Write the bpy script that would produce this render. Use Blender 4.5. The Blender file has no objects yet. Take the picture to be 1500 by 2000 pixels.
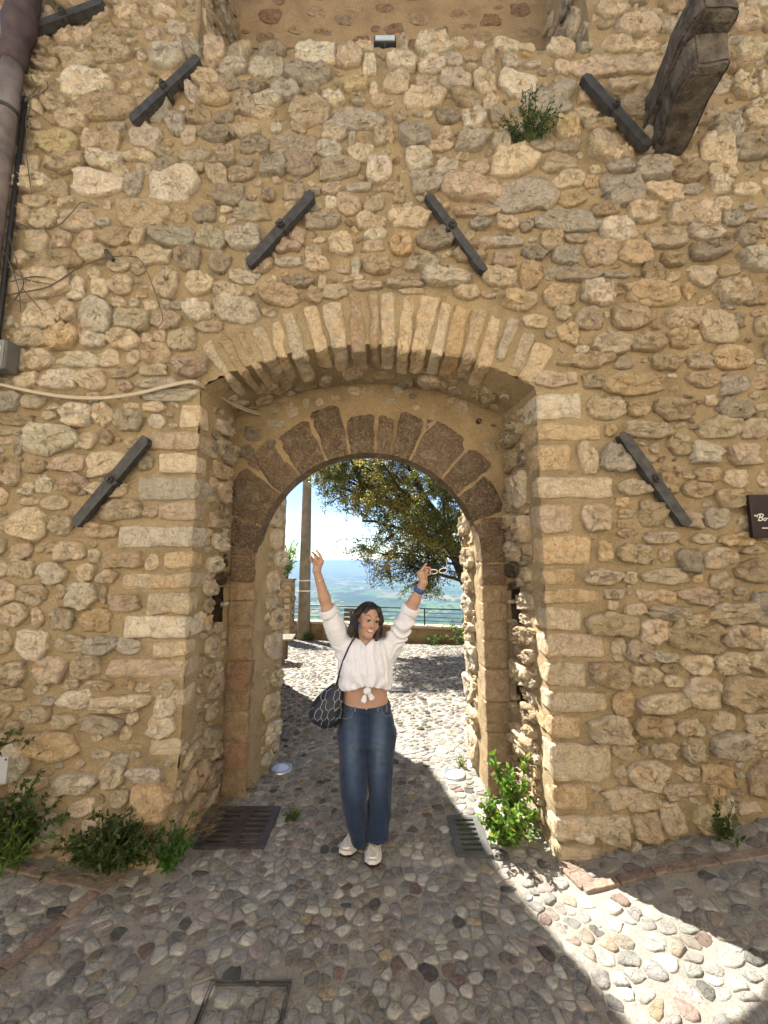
import bpy, math, random
import numpy as np
from mathutils import Vector, Matrix

SC = bpy.context.scene
COL = SC.collection
RNG = np.random.default_rng(11)
random.seed(7)

# ------------------------------------------------------------------ camera
CAM_H, PITCH, FPX = 1.85, 0.1211, 780.0      # eye height, upward tilt, focal length in photo pixels (1500 x 2000)
cam_d = bpy.data.cameras.new('camera')
cam_d.sensor_fit = 'VERTICAL'
cam_d.sensor_height = 36.0
cam_d.sensor_width = 27.0
cam_d.lens = FPX / 2000.0 * 36.0
cam_d.clip_start = 0.05
cam_d.clip_end = 90000.0
cam = bpy.data.objects.new('camera', cam_d)
COL.objects.link(cam)
cam.location = (0, 0, CAM_H)
cam.rotation_euler = (math.pi / 2 + PITCH, 0, 0)
SC.camera = cam

# ------------------------------------------------------------------ sky and sun
SUN_EL = math.radians(50.5)
SUN_H = np.array([-0.6, 0.8])                 # horizontal direction towards the sun
world = bpy.data.worlds.new('World')
SC.world = world
world.use_nodes = True
wn = world.node_tree.nodes
wl = world.node_tree.links
wn.clear()
w_out = wn.new('ShaderNodeOutputWorld')
w_bg = wn.new('ShaderNodeBackground')
w_sky = wn.new('ShaderNodeTexSky')
w_sky.sky_type = 'NISHITA'
w_sky.sun_disc = False
w_sky.sun_elevation = SUN_EL
w_sky.sun_rotation = math.atan2(SUN_H[0], SUN_H[1])
w_sky.altitude = 400
w_sky.air_density = 0.85
w_sky.dust_density = 0.05
w_sky.ozone_density = 2.5
w_bg.inputs['Strength'].default_value = 0.05
wl.new(w_sky.outputs[0], w_bg.inputs[0])
wl.new(w_bg.outputs[0], w_out.inputs[0])
sun_d = bpy.data.lights.new('sun', 'SUN')
sun_d.energy = 4.3
sun_d.angle = math.radians(0.53)
sun_d.color = (1.0, 0.94, 0.84)
sun = bpy.data.objects.new('sun', sun_d)
COL.objects.link(sun)
d = Vector((-SUN_H[0] * math.cos(SUN_EL), -SUN_H[1] * math.cos(SUN_EL), -math.sin(SUN_EL)))
sun.rotation_euler = d.to_track_quat('-Z', 'Y').to_euler()
sun.location = (-6, 8, 13)
SC.view_settings.view_transform = 'Standard'
SC.view_settings.look = 'None'
SC.view_settings.exposure = 2.22
SC.view_settings.gamma = 1.0
SC.view_settings.use_curve_mapping = False
SC.render.engine = 'CYCLES'
SC.cycles.max_bounces = 6
SC.cycles.diffuse_bounces = 4
SC.cycles.transparent_max_bounces = 8
SC.cycles.volume_bounces = 0
SC.cycles.use_denoising = True

# ------------------------------------------------------------------ photo pixel -> place in the world
def ray(x, y):
    u = (np.asarray(x, float) - 750) / FPX
    v = (1000 - np.asarray(y, float)) / FPX
    return u, math.cos(PITCH) - v * math.sin(PITCH), math.sin(PITCH) + v * math.cos(PITCH)
def at_y(x, y, Y):
    a, b, c = ray(x, y)
    t = Y / b
    return np.stack([a * t, np.broadcast_to(np.asarray(Y, float), np.shape(a * t)), CAM_H + c * t], -1)
def at_z(x, y, Z=0.0):
    a, b, c = ray(x, y)
    t = (Z - CAM_H) / c
    return np.stack([a * t, b * t, np.broadcast_to(np.asarray(Z, float), np.shape(a * t))], -1)
def P(x, y, Y):
    return at_y(x, y, Y)

# ------------------------------------------------------------------ noise
def _hash(ix, iy, iz):
    h = (ix * 374761393 + iy * 668265263 + iz * 2147483647) & 0xFFFFFFFF
    h = ((h ^ (h >> 13)) * 1274126177) & 0xFFFFFFFF
    h = ((h ^ (h >> 16)) * 2246822519) & 0xFFFFFFFF
    return ((h ^ (h >> 15)) & 0xFFFF) / 65535.0
def vnoise(p):
    p = np.asarray(p, float)
    i = np.floor(p).astype(np.int64)
    f = p - i
    f = f * f * (3 - 2 * f)
    r = 0
    for dx in (0, 1):
        for dy in (0, 1):
            for dz in (0, 1):
                w = (f[..., 0] if dx else 1 - f[..., 0]) * (f[..., 1] if dy else 1 - f[..., 1]) * (f[..., 2] if dz else 1 - f[..., 2])
                r = r + w * _hash(i[..., 0] + dx, i[..., 1] + dy, i[..., 2] + dz)
    return r * 2 - 1
def fbm(p, oct=3):
    r, a, s = 0, 1.0, 0.0
    for k in range(oct):
        r = r + a * vnoise(np.asarray(p) * (2 ** k) + 17.3 * k)
        s += a
        a *= 0.5
    return r / s
def sstep(x):
    x = np.clip(x, 0, 1)
    return x * x * (3 - 2 * x)

# ------------------------------------------------------------------ mesh builders
def set_col(me, col):
    if col is None:
        return
    col = np.asarray(col, float)
    if col.ndim == 1:
        col = np.broadcast_to(col, (len(me.vertices), len(col)))
    c4 = np.ones((len(me.vertices), 4), np.float32)
    c4[:, :3] = col[:, :3]
    at = me.color_attributes.new('Col', 'FLOAT_COLOR', 'POINT')
    at.data.foreach_set('color', c4.ravel())
def mesh(name, V, faces, col=None, smooth=False):
    """faces: list of int arrays (n,3) / (n,4), or one list of tuples"""
    me = bpy.data.meshes.new(name)
    V = np.asarray(V, np.float32).reshape(-1, 3)
    if isinstance(faces, np.ndarray):
        faces = [faces]
    if len(faces) and not isinstance(faces[0], np.ndarray):
        me.from_pydata(V.tolist(), [], faces)
    else:
        faces = [f for f in faces if len(f)]
        tot = np.concatenate([f.ravel() for f in faces]).astype(np.int32)
        cnt = np.concatenate([np.full(len(f), f.shape[1], np.int32) for f in faces])
        me.vertices.add(len(V))
        me.vertices.foreach_set('co', V.ravel())
        me.loops.add(len(tot))
        me.loops.foreach_set('vertex_index', tot)
        me.polygons.add(len(cnt))
        me.polygons.foreach_set('loop_start', np.concatenate([[0], np.cumsum(cnt)[:-1]]).astype(np.int32))
        me.update(calc_edges=True)
    if smooth:
        me.polygons.foreach_set('use_smooth', np.ones(len(me.polygons), bool))
    set_col(me, col)
    return me
def obj(name, me, mat=None, parent=None):
    o = bpy.data.objects.new(name, me)
    COL.objects.link(o)
    if mat is not None and me is not None and len(me.materials) == 0:
        me.materials.append(mat)
    if parent is not None:
        o.parent = parent
    return o
def make(name, V, faces, mat, parent=None, col=None, smooth=False):
    return obj(name, mesh(name, V, faces, col, smooth), mat, parent)
def tag(o, label=None, cat=None, group=None, kind=None):
    if label: o['label'] = label
    if cat: o['category'] = cat
    if group: o['group'] = group
    if kind: o['kind'] = kind
    return o
def thing(name, label, cat, loc=(0, 0, 0), group=None, rz=0.0):
    o = bpy.data.objects.new(name, None)
    COL.objects.link(o)
    o.empty_display_size = 0.1
    o.location = tuple(float(c) for c in loc)
    o.rotation_euler = (0, 0, rz)
    return tag(o, label, cat, group)
class MB:
    """collects simple solids into one mesh"""
    def __init__(s): s.V, s.F, s.C, s.n = [], [], [], 0
    def add(s, V, F, col=None):
        V = np.asarray(V, float).reshape(-1, 3)
        s.V.append(V)
        s.F += [tuple(int(i) + s.n for i in f) for f in F]
        s.C.append(np.broadcast_to(np.asarray(col if col is not None else (0.5, 0.5, 0.5), float), (len(V), 3)))
        s.n += len(V)
        return s
    def box(s, lo, hi, col=None, bev=0.0):
        lo, hi = np.minimum(lo, hi), np.maximum(lo, hi)
        if bev <= 0:
            V = [(x, y, z) for x in (lo[0], hi[0]) for y in (lo[1], hi[1]) for z in (lo[2], hi[2])]
            F = [(0, 1, 3, 2), (4, 6, 7, 5), (0, 4, 5, 1), (2, 3, 7, 6), (0, 2, 6, 4), (1, 5, 7, 3)]
            return s.add(V, F, col)
        c, h = (lo + hi) / 2, (hi - lo) / 2
        V, F = rbox(h, bev, 1)
        return s.add(V + c, F, col)
    def tube(s, pts, r, k=8, col=None, cap=True):
        V, F = tube(pts, r, k, cap)
        return s.add(V, F, col)
    def build(s, name, mat, parent=None, smooth=False):
        return make(name, np.concatenate(s.V), s.F, mat, parent, np.concatenate(s.C), smooth)
def frame_along(pts):
    pts = np.asarray(pts, float)
    T = np.gradient(pts, axis=0)
    T /= np.linalg.norm(T, axis=1)[:, None] + 1e-12
    up = np.array([0, 0, 1.0]) if abs(T[0, 2]) < 0.9 else np.array([1.0, 0, 0])
    A = np.zeros_like(T)
    a = np.cross(up, T[0]); a /= np.linalg.norm(a)
    for i in range(len(T)):
        a = a - T[i] * np.dot(a, T[i])
        a /= np.linalg.norm(a) + 1e-12
        A[i] = a
    return T, A, np.cross(T, A)
def tube(pts, r, k=8, cap=True):
    pts = np.asarray(pts, float)
    n = len(pts)
    r = np.broadcast_to(np.asarray(r, float), (n,))
    T, A, B = frame_along(pts)
    th = np.arange(k) * 2 * math.pi / k
    V = pts[:, None] + r[:, None, None] * (np.cos(th)[None, :, None] * A[:, None] + np.sin(th)[None, :, None] * B[:, None])
    F = []
    for i in range(n - 1):
        for j in range(k):
            F.append((i * k + j, i * k + (j + 1) % k, (i + 1) * k + (j + 1) % k, (i + 1) * k + j))
    V = V.reshape(-1, 3)
    if cap:
        F.append(tuple(range(k - 1, -1, -1)))
        F.append(tuple((n - 1) * k + j for j in range(k)))
    return V, F
_RB = {}
def rbox(h, bev, n=1):
    """box with bevelled edges, half sizes h, n cuts across each face"""
    h = np.asarray(h, float)
    key = n
    if key not in _RB:
        g = np.concatenate([[-1.0], np.linspace(-1, 1, n + 2)[0:1] * 0 - 0.999, np.linspace(-1, 1, n + 2)[1:-1], [0.999], [1.0]])
        m = len(g)
        idx, V, F = {}, [], []
        def vid(i, j, k):
            if (i, j, k) not in idx:
                idx[(i, j, k)] = len(V)
                V.append((i, j, k))
            return idx[(i, j, k)]
        for ax in range(3):
            for side in (0, m - 1):
                for a in range(m - 1):
                    for b in range(m - 1):
                        q = []
                        for (da, db) in ((0, 0), (1, 0), (1, 1), (0, 1)):
                            c = [0, 0, 0]
                            c[ax] = side
                            c[(ax + 1) % 3] = a + da
                            c[(ax + 2) % 3] = b + db
                            q.append(vid(*c))
                        F.append(tuple(q if side else q[::-1]))
        _RB[key] = (g, np.array(V), F)
    g, I, F = _RB[key]
    gg = g[I]
    bev = min(bev, 0.95 * h.min())
    m = len(g)
    core = np.where(I <= 0, -1, np.where(I >= m - 1, 1, 0))
    inner = np.where(I <= 1, -(h - bev), np.where(I >= m - 2, h - bev, gg * h))
    nrm = core / np.maximum(np.linalg.norm(core, axis=1)[:, None], 1e-9)
    V = inner + nrm * bev
    return V, F
def rot(ax, ang):
    return np.array(Matrix.Rotation(ang, 3, ax))
def rounded_block(h, bev, n, seed, amp=0.006, scale=9.0):
    V, F = rbox(h, bev, n)
    q = V * scale + seed * 7.77
    nn = np.stack([fbm(q, 3), fbm(q + 31.1, 3), fbm(q + 57.7, 3)], 1)
    return V + nn * amp, F
def grid_faces(nu, nv, keep=None, flip=False):
    i = np.arange(nu - 1)[:, None] * nv + np.arange(nv - 1)[None]
    q = np.stack([i, i + nv, i + nv + 1, i + 1], -1).reshape(-1, 4)
    if flip: q = q[:, ::-1]
    return q if keep is None else q[keep.ravel()]

# ------------------------------------------------------------------ materials
def new_mat(name):
    m = bpy.data.materials.new(name)
    m.use_nodes = True
    nt = m.node_tree
    b = nt.nodes['Principled BSDF']
    b.inputs['Specular IOR Level'].default_value = 0.25
    return m, nt, b
def N(nt, t, **kw):
    n = nt.nodes.new(t)
    for k, v in kw.items():
        if k in n.inputs: n.inputs[k].default_value = v
        else: setattr(n, k, v)
    return n
def ramp(nt, fac, stops):
    r = nt.nodes.new('ShaderNodeValToRGB')
    e = r.color_ramp.elements
    while len(e) < len(stops): e.new(0.5)
    for el, (p, c) in zip(e, stops):
        el.position = p
        el.color = (c, c, c, 1) if np.isscalar(c) else tuple(c) + (1,)
    nt.links.new(fac, r.inputs[0])
    return r.outputs[0]
def mixc(nt, mode, fac, a, b):
    m = nt.nodes.new('ShaderNodeMix')
    m.data_type = 'RGBA'
    m.blend_type = mode
    for s, v in ((0, fac), (6, a), (7, b)):
        if hasattr(v, 'is_output'): nt.links.new(v, m.inputs[s])
        elif s == 0: m.inputs[0].default_value = v
        else: m.inputs[s].default_value = tuple(v) + (1,) if len(v) == 3 else v
    return m.outputs[2]
def pos(nt):
    return nt.nodes.new('ShaderNodeNewGeometry').outputs['Position']
def noise(nt, vec, scale, detail=4, rough=0.55, dist=0.0):
    n = N(nt, 'ShaderNodeTexNoise', Scale=scale, Detail=detail, Roughness=rough, Distortion=dist)
    nt.links.new(vec, n.inputs['Vector'])
    return n.outputs['Fac']
def ridged(nt, vec, scale, detail=6):
    n = nt.nodes.new('ShaderNodeTexNoise')
    n.noise_type = 'RIDGED_MULTIFRACTAL'
    n.inputs['Scale'].default_value = scale; n.inputs['Detail'].default_value = detail; n.inputs['Roughness'].default_value = .6
    nt.links.new(vec, n.inputs['Vector'])
    return n.outputs['Fac']
def bump(nt, b, hts, strength=1.0):
    """hts: list of (height socket, distance in metres)"""
    prev = None
    for h, dist in hts:
        n = N(nt, 'ShaderNodeBump', Strength=strength, Distance=dist)
        nt.links.new(h, n.inputs['Height'])
        if prev is not None: nt.links.new(prev, n.inputs['Normal'])
        prev = n.outputs[0]
    nt.links.new(prev, b.inputs['Normal'])
def attr_col(nt):
    a = nt.nodes.new('ShaderNodeVertexColor')
    a.layer_name = 'Col'
    return a.outputs[0]
def simple(name, color, rough=0.6, metal=0.0, var=0.25, vscale=12.0, bumps=((60, 0.002),), attr=False, spec=0.25):
    m, nt, b = new_mat(name)
    p = pos(nt)
    v = ramp(nt, noise(nt, p, vscale, 5), [(0.25, 1 - var), (0.75, 1 + var)])
    base = attr_col(nt) if attr else tuple(color)
    nt.links.new(mixc(nt, 'MULTIPLY', 1.0, base, v), b.inputs['Base Color'])
    b.inputs['Roughness'].default_value = rough
    b.inputs['Metallic'].default_value = metal
    b.inputs['Specular IOR Level'].default_value = spec
    if bumps:
        bump(nt, b, [(noise(nt, p, s, 4), dd) for s, dd in bumps])
    return m
def mapped(nt, vec, off):
    m = nt.nodes.new('ShaderNodeVectorMath'); m.operation = 'ADD'
    nt.links.new(vec, m.inputs[0]); m.inputs[1].default_value = (off, off, off)
    return m.outputs[0]
def mat_stone(name, spots=0.4, grain=1.0, speck=None):
    m, nt, b = new_mat(name)
    p = pos(nt)
    base = attr_col(nt)
    v1 = ramp(nt, noise(nt, p, 14, 6, 0.6), [(0.30, 0.74), (0.48, 1.0), (0.70, 1.14)])
    c = mixc(nt, 'MULTIPLY', 1.0, base, v1)
    # rusty and grey stains with a shape of their own
    s1 = ramp(nt, noise(nt, p, 8.5, 6, 0.65, 0.8), [(0.52, 0.0), (0.64, spots)])
    c = mixc(nt, 'MULTIPLY', s1, c, (0.92, 0.66, 0.40))
    s3 = ramp(nt, noise(nt, mapped(nt, p, 31.0), 10.0, 6, 0.65, 0.6), [(0.52, 0.0), (0.66, spots * 1.1)])
    c = mixc(nt, 'SCREEN', s3, c, (0.22, 0.21, 0.17))
    s2 = ramp(nt, noise(nt, p, 30, 6, 0.7), [(0.62, 0.0), (0.76, 0.5)])
    c = mixc(nt, 'MULTIPLY', s2, c, (0.45, 0.41, 0.38))
    if speck:
        c = mixc(nt, 'MIX', ramp(nt, noise(nt, p, 75, 5, 0.75, 0.5), [(0.53, 0.0), (0.60, 0.75)]), c, speck)
    v2 = ramp(nt, noise(nt, p, 120, 3, 0.6), [(0.3, 0.82), (0.7, 1.12)])
    c = mixc(nt, 'MULTIPLY', 1.0, c, v2)
    nt.links.new(c, b.inputs['Base Color'])
    b.inputs['Roughness'].default_value = 0.92
    b.inputs['Specular IOR Level'].default_value = 0.12
    vor = N(nt, 'ShaderNodeTexVoronoi', Scale=13.0)
    vor.feature = 'DISTANCE_TO_EDGE'
    wob = N(nt, 'ShaderNodeTexNoise', Scale=18.0, Detail=3.0)
    nt.links.new(p, wob.inputs['Vector'])
    ma = nt.nodes.new('ShaderNodeVectorMath'); ma.operation = 'MULTIPLY_ADD'
    nt.links.new(wob.outputs['Color'], ma.inputs[0]); ma.inputs[1].default_value = (0.16, 0.16, 0.16); nt.links.new(p, ma.inputs[2])
    nt.links.new(ma.outputs[0], vor.inputs['Vector'])
    crack = ramp(nt, vor.outputs['Distance'], [(0.0, 0.0), (0.06, 1.0)])
    crk2 = ramp(nt, vor.outputs['Distance'], [(0.0, 1.0), (0.028, 0.0)])
    msk = ramp(nt, noise(nt, p, 7, 3), [(0.52, 0.0), (0.64, 0.6)])
    mm = nt.nodes.new('ShaderNodeMath'); mm.operation = 'MULTIPLY'; nt.links.new(crk2, mm.inputs[0]); nt.links.new(msk, mm.inputs[1])
    nt.links.new(mixc(nt, 'MULTIPLY', mm.outputs[0], c, (0.42, 0.36, 0.30)), b.inputs['Base Color'])
    bump(nt, b, [(crack, 0.008 * grain), (ridged(nt, p, 9, 6), 0.022 * grain), (noise(nt, p, 30, 8, 0.75), 0.035 * grain), (noise(nt, p, 160, 4, 0.7), 0.004 * grain)])
    return m
def mat_mortar(name, color, dark=0.6, grain=1.0):
    m, nt, b = new_mat(name)
    p = pos(nt)
    c = mixc(nt, 'MULTIPLY', 1.0, tuple(color), ramp(nt, noise(nt, p, 3.2, 6, 0.6), [(0.3, dark + 0.12), (0.52, 1.0), (0.75, 1.15)]))
    c = mixc(nt, 'MULTIPLY', 1.0, c, ramp(nt, noise(nt, p, 95, 4, 0.8), [(0.3, 0.66), (0.7, 1.26)]))
    s = ramp(nt, noise(nt, p, 9, 5, 0.65, 0.8), [(0.58, 0.0), (0.75, 0.5)])
    c = mixc(nt, 'MULTIPLY', s, c, (0.62, 0.52, 0.42))
    nt.links.new(c, b.inputs['Base Color'])
    b.inputs['Roughness'].default_value = 0.95
    b.inputs['Specular IOR Level'].default_value = 0.08
    bump(nt, b, [(noise(nt, p, 22, 6, 0.65), 0.022 * grain), (noise(nt, p, 190, 4, 0.8), 0.012 * grain)])
    return m
M = {}
M['stone'] = mat_stone('rubble_limestone')
M['mortar'] = mat_mortar('sandy_mortar', (0.48, 0.37, 0.22))
M['inner_mortar'] = mat_mortar('ochre_render', (0.45, 0.335, 0.19))
M['brown_stone'] = mat_stone('brown_ashlar', 0.5, 1.2, (.46, .36, .24))
M['cobble'] = mat_stone('river_cobble', 0.25, 0.35)
M['cement'] = mat_mortar('grey_cement_bedding', (0.45, 0.42, 0.36), 0.65, 1.2)
# ================================================================== ground
def ground_z(x, y):
    x = np.asarray(x, float); y = np.asarray(y, float)
    r = np.maximum(0, x - 0.95)
    z = 0.20 * r * r / (r + 0.25) * sstep((3.4 - y) / 0.7)
    l = np.maximum(0, -1.2 - x)
    z = z + 0.10 * l * sstep((3.4 - y) / 0.7)
    z = z - 0.35 * sstep((y - 6.5) / 5.5)
    return z + 0.012 * fbm(np.stack([x * 1.3, y * 1.3, 0 * x], -1), 2)
gx = np.concatenate([np.linspace(-14, -3.6, 14)[:-1], np.arange(-3.6, 3.61, 0.04), np.linspace(3.6, 14, 14)[1:]])
gy = np.concatenate([np.linspace(-9, 0.6, 12)[:-1], np.arange(0.6, 4.6, 0.04), np.arange(4.6, 12.6, 0.08)])
GX, GY = np.meshgrid(gx, gy, indexing='ij')
GZ = ground_z(GX, GY) + 0.005 * fbm(np.stack([GX * 11, GY * 11, 0 * GX], -1), 2)
street = make('street', np.stack([GX, GY, GZ], -1), grid_faces(len(gx), len(gy)), M['cement'], smooth=True)
tag(street, 'cobbled street of grey river stones set in pale cement', 'street', kind='structure')
# a sheet this wide has a long way to fall: the hillside below the parapet and the plain far below it
hx = np.linspace(-60, 60, 41); hv = np.linspace(0, 1, 30)
HX, HV = np.meshgrid(hx, hv, indexing='ij')
HY = 12.5 + 420 * HV ** 1.4
HZ = -0.5 - 262 * HV ** 1.2 + 3.0 * HV * fbm(np.stack([HX * .08, HY * .08, 0 * HX], -1), 3)
hill = make('hillside', np.stack([HX * (1 + 14 * HV), HY, HZ], -1), grid_faces(41, 30), simple('scrub_hillside', (0.07, 0.10, 0.035), 0.95, var=0.5, vscale=0.2, bumps=()), smooth=True)
tag(hill, 'steep scrubby hillside falling away below the terrace', 'hillside', kind='structure')

# --- cells of a jittered lattice, as star-shaped outlines
def lattice(x0, x1, y0, y1, sx, sy, jit):
    nx, ny = int((x1 - x0) / sx), int((y1 - y0) / sy)
    I, J = np.meshgrid(np.arange(nx), np.arange(ny), indexing='ij')
    X = x0 + (I + 0.5 * (J % 2)) * sx + RNG.uniform(-jit, jit, I.shape) * sx
    Y = y0 + J * sy + RNG.uniform(-jit, jit, I.shape) * sy
    return np.stack([X.ravel(), Y.ravel()], 1)
def radial_cells(pts, K, aniso, rmax):
    """nearest-half-plane radius in K directions; aniso: metric stretch along local axes"""
    n = len(pts)
    th = np.arange(K) * 2 * math.pi / K
    U = np.stack([np.cos(th), np.sin(th)], 1)
    order = np.argsort(pts[:, 1])
    R = np.full((n, K), rmax)
    ys = pts[order, 1]
    for c in range(0, n, 400):
        idx = order[c:c + 400]
        lo = np.searchsorted(ys, pts[idx, 1].min() - 2.2 * rmax); hi = np.searchsorted(ys, pts[idx, 1].max() + 2.2 * rmax)
        cand = order[lo:hi]
        D = pts[cand][None] - pts[idx][:, None]
        d2 = (D ** 2).sum(-1)
        k = min(14, len(cand) - 1)
        nn = np.argpartition(d2, k, axis=1)[:, :k + 1]
        Dn = np.take_along_axis(D, nn[..., None], 1)
        dn2 = np.take_along_axis(d2, nn, 1)
        dot = np.einsum('nkc,tc->nkt', Dn, U)
        r = np.where((dot > 1e-6) & (dn2[..., None] > 1e-9), dn2[..., None] / (2 * np.maximum(dot, 1e-6)), 9)
        R[idx] = np.minimum(rmax, r.min(1))
    return th, R
COB = {'grey': (.25, .25, .245), 'light': (.39, .385, .355), 'brown': (.24, .22, .19), 'dark': (.11, .11, .11),
       'red': (.20, .155, .14), 'ochre': (.31, .265, .19), 'pink': (.29, .26, .245), 'green': (.22, .23, .21)}
def stones_from_outlines(cen, th, R, hgt, rings, hz, jit, Zfun):
    """domed stones; cen (n,2), R (n,K); returns V (n,m,3), faces for one stone"""
    n, K = R.shape
    m = len(rings) * K + 1
    V = np.zeros((n, m, 3))
    dirs = np.stack([np.cos(th), np.sin(th)], -1)
    for i, (rr, h) in enumerate(zip(rings, hz)):
        q = cen[:, None] + (R * rr)[..., None] * dirs
        V[:, i * K:(i + 1) * K, :2] = q
        V[:, i * K:(i + 1) * K, 2] = h * hgt[:, None] + (RNG.normal(0, jit, (n, K)) * hgt[:, None] if i else 0)
    V[:, -1, :2] = cen
    V[:, -1, 2] = hgt * (1.0 + RNG.normal(0, jit, n))
    F4, F3 = [], []
    for i in range(len(rings) - 1):
        for j in range(K):
            F4.append((i * K + j, i * K + (j + 1) % K, (i + 1) * K + (j + 1) % K, (i + 1) * K + j))
    b = (len(rings) - 1) * K
    for j in range(K):
        F3.append((b + j, b + (j + 1) % K, m - 1))
    tilt = RNG.normal(0, 0.05, (n, 2))
    V[..., 2] += ((V[..., :2] - cen[:, None]) * tilt[:, None]).sum(-1)
    if Zfun is not None:
        V[..., 2] += Zfun(V[..., 0], V[..., 1])
    return V, np.array(F4), np.array(F3)
def joined(V, F4, F3):
    n, m = V.shape[:2]
    off = (np.arange(n) * m)[:, None, None]
    return V.reshape(-1, 3), [(F4[None] + off).reshape(-1, 4), (F3[None] + off).reshape(-1, 3)]

# things let into the paving: keep the cobbles clear of them
grate_l = (-1.235, 2.82, -0.775, 3.25)
grate_r = (0.455, 2.745, 0.685, 3.14)
cover = (at_z(375, 1990)[0] + .02, 1.60, at_z(555, 1990)[0], at_z(560, 1921)[1])
slabs = []   # (four ground corners) of the smooth stone bands
def slab_run(p, q, w, cuts):
    p, q = np.array(p), np.array(q)
    d = q - p; L = np.linalg.norm(d); d /= L
    nrm = np.array([-d[1], d[0]]) * w / 2
    cuts = [0] + list(cuts) + [1]
    for a, b in zip(cuts[:-1], cuts[1:]):
        A, B = p + d * (a * L + .004), p + d * (b * L - .004)
        slabs.append(np.array([A - nrm, B - nrm, B + nrm, A + nrm]))
def gp(x, y, z=0.0):
    return at_z(x, y, z)[:2]
slab_run(gp(-60, 1705, .05), gp(188, 1748, .0), 0.062, (.30, .62))
slab_run(gp(238, 1712), gp(0, 1920), 0.062, (.28, .55))
slab_run(gp(0, 1920), gp(-160, 2075), 0.062, (.5,))
slab_run(gp(1138, 1745), gp(1275, 1722, .04), 0.060, (.5,))
slab_run(gp(1275, 1722, .04), gp(1560, 1668, .20), 0.064, (.45,))
slab_run(gp(1100, 1690), gp(1150, 1742), 0.11, ())
lamp_l, lamp_r = gp(549, 1503), gp(888, 1515)
def inside_poly(p, q):
    s = np.ones(len(p), bool)
    for i in range(4):
        a, b = q[i], q[(i + 1) % 4]
        s &= (b[0] - a[0]) * (p[:, 1] - a[1]) - (b[1] - a[1]) * (p[:, 0] - a[0]) > -0.02 * np.linalg.norm(b - a)
    return s
def clear_of_fittings(p, mrg=0.03):
    ok = np.ones(len(p), bool)
    for (a, b, c, d_) in (grate_l, grate_r):
        ok &= ~((p[:, 0] > a - mrg) & (p[:, 0] < c + mrg) & (p[:, 1] > b - mrg) & (p[:, 1] < d_ + mrg))
    for q in slabs: ok &= ~inside_poly(p, q)
    for l in (lamp_l, lamp_r): ok &= np.hypot(p[:, 0] - l[0], p[:, 1] - l[1]) > 0.115
    a, b, c, d_ = cover
    on = (p[:, 0] > a - .025) & (p[:, 0] < c + .025) & (p[:, 1] > b - .025) & (p[:, 1] < d_ + .025)
    inn = (p[:, 0] > a + .035) & (p[:, 0] < c - .035) & (p[:, 1] > b + .035) & (p[:, 1] < d_ - .035)
    return ok & (~on | inn)
K = 12
def make_cobbles(pts, sx, gap, rmax, flat):
    # slant the lattice so that the rows wander
    th, R = radial_cells(pts, K, None, rmax)
    R = R - gap * RNG.uniform(0.5, 1.9, (len(pts), 1))
    R *= 1 + RNG.normal(0, 0.07, R.shape)
    R *= RNG.uniform(0.93, 1.02, (len(pts), 1))
    R = np.clip(R, 0.008, None)
    R = 0.9 * R + 0.05 * np.roll(R, 1, 1) + 0.05 * np.roll(R, -1, 1)
    return th, R
names = list(COB)
def cob_cols(n, pr):
    ci = RNG.choice(len(names), n, p=pr)
    c = np.array([COB[k] for k in names])[ci]
    c = c * .92 * RNG.uniform(0.75, 1.25, (n, 1)) * (1 + RNG.normal(0, 0.012, (n, 3))) * np.array((1.03, 1.0, .95))
    return c
# near field, warped so that the stones lie in wandering bands
near = lattice(-3.9, 3.9, 0.5, 5.0, 0.082, 0.048, 0.45)
a = near[:, 0] * 0
near = near + np.stack([.30 * np.sin(near[:, 1] * 2.1 + near[:, 0] * .7), .34 * np.sin(near[:, 0] * 1.7 + 1.0)], 1)
near = near[(near[:, 1] < 4.62)]
a = near[:, 0] * 0
near = near + 0.07 * np.stack([fbm(np.c_[near * 1.7, 0 * a], 2), fbm(np.c_[near * 1.7 + 9, 0 * a], 2)], 1)
near = near[RNG.uniform(size=len(near)) > 0.04 + .16 * (fbm(np.c_[near * 3.1, 0 * a], 2) > .1)]
near = near[clear_of_fittings(near)]
far = lattice(-3.2, 4.4, 4.63, 12.0, 0.098, 0.052, 0.44)
far = far + 0.08 * np.stack([fbm(np.c_[far * 1.7, 0 * far[:, 0]], 2), fbm(np.c_[far * 1.7 + 9, 0 * far[:, 0]], 2)], 1)
far = far[RNG.uniform(size=len(far)) > 0.08]
def street_free(p):
    x, y = p[:, 0], p[:, 1]
    ok = (y < 2.70) | (y > 4.0) | ((x > -1.16 + .1 * sstep((y - 3.4) / .6)) & (x < 0.84)) | ((x > -1.30) & (x < 1.06) & (y < 3.38))
    ok &= ~((y > 4.0) & (y < 6.55) & (x < -1.62))
    ok &= ~((x < -1.25) & (y > 2.52))| (y > 4.0)
    return ok
near = near[street_free(near)]; far = far[street_free(far)]
th, R = make_cobbles(near, .088, 0.0022, 0.058, 0)
V, F4, F3 = stones_from_outlines(near, th, R, np.clip(0.0055 + RNG.normal(0, .0025, len(near)), .002, .012) * np.clip(R.mean(1) / .035, .6, 1.3), (1.0, .95, .84, .44), (-0.7, .40, .92, 1.0), 0.10, ground_z)
cc = cob_cols(len(near), [.44, .26, .13, .045, .03, .02, .05, .025])
scr = np.hypot(near[:, 0], near[:, 1])
a_, b_, c_ = near[:, 0], near[:, 1] * math.cos(PITCH) - CAM_H * math.sin(PITCH), -CAM_H * math.cos(PITCH) - near[:, 1] * math.sin(PITCH)
sxp, syp = 750 + FPX * a_ / b_, 1000 - FPX * c_ / b_
vis = (sxp > -10) & (sxp < 1510) & (syp < 2015)
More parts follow.
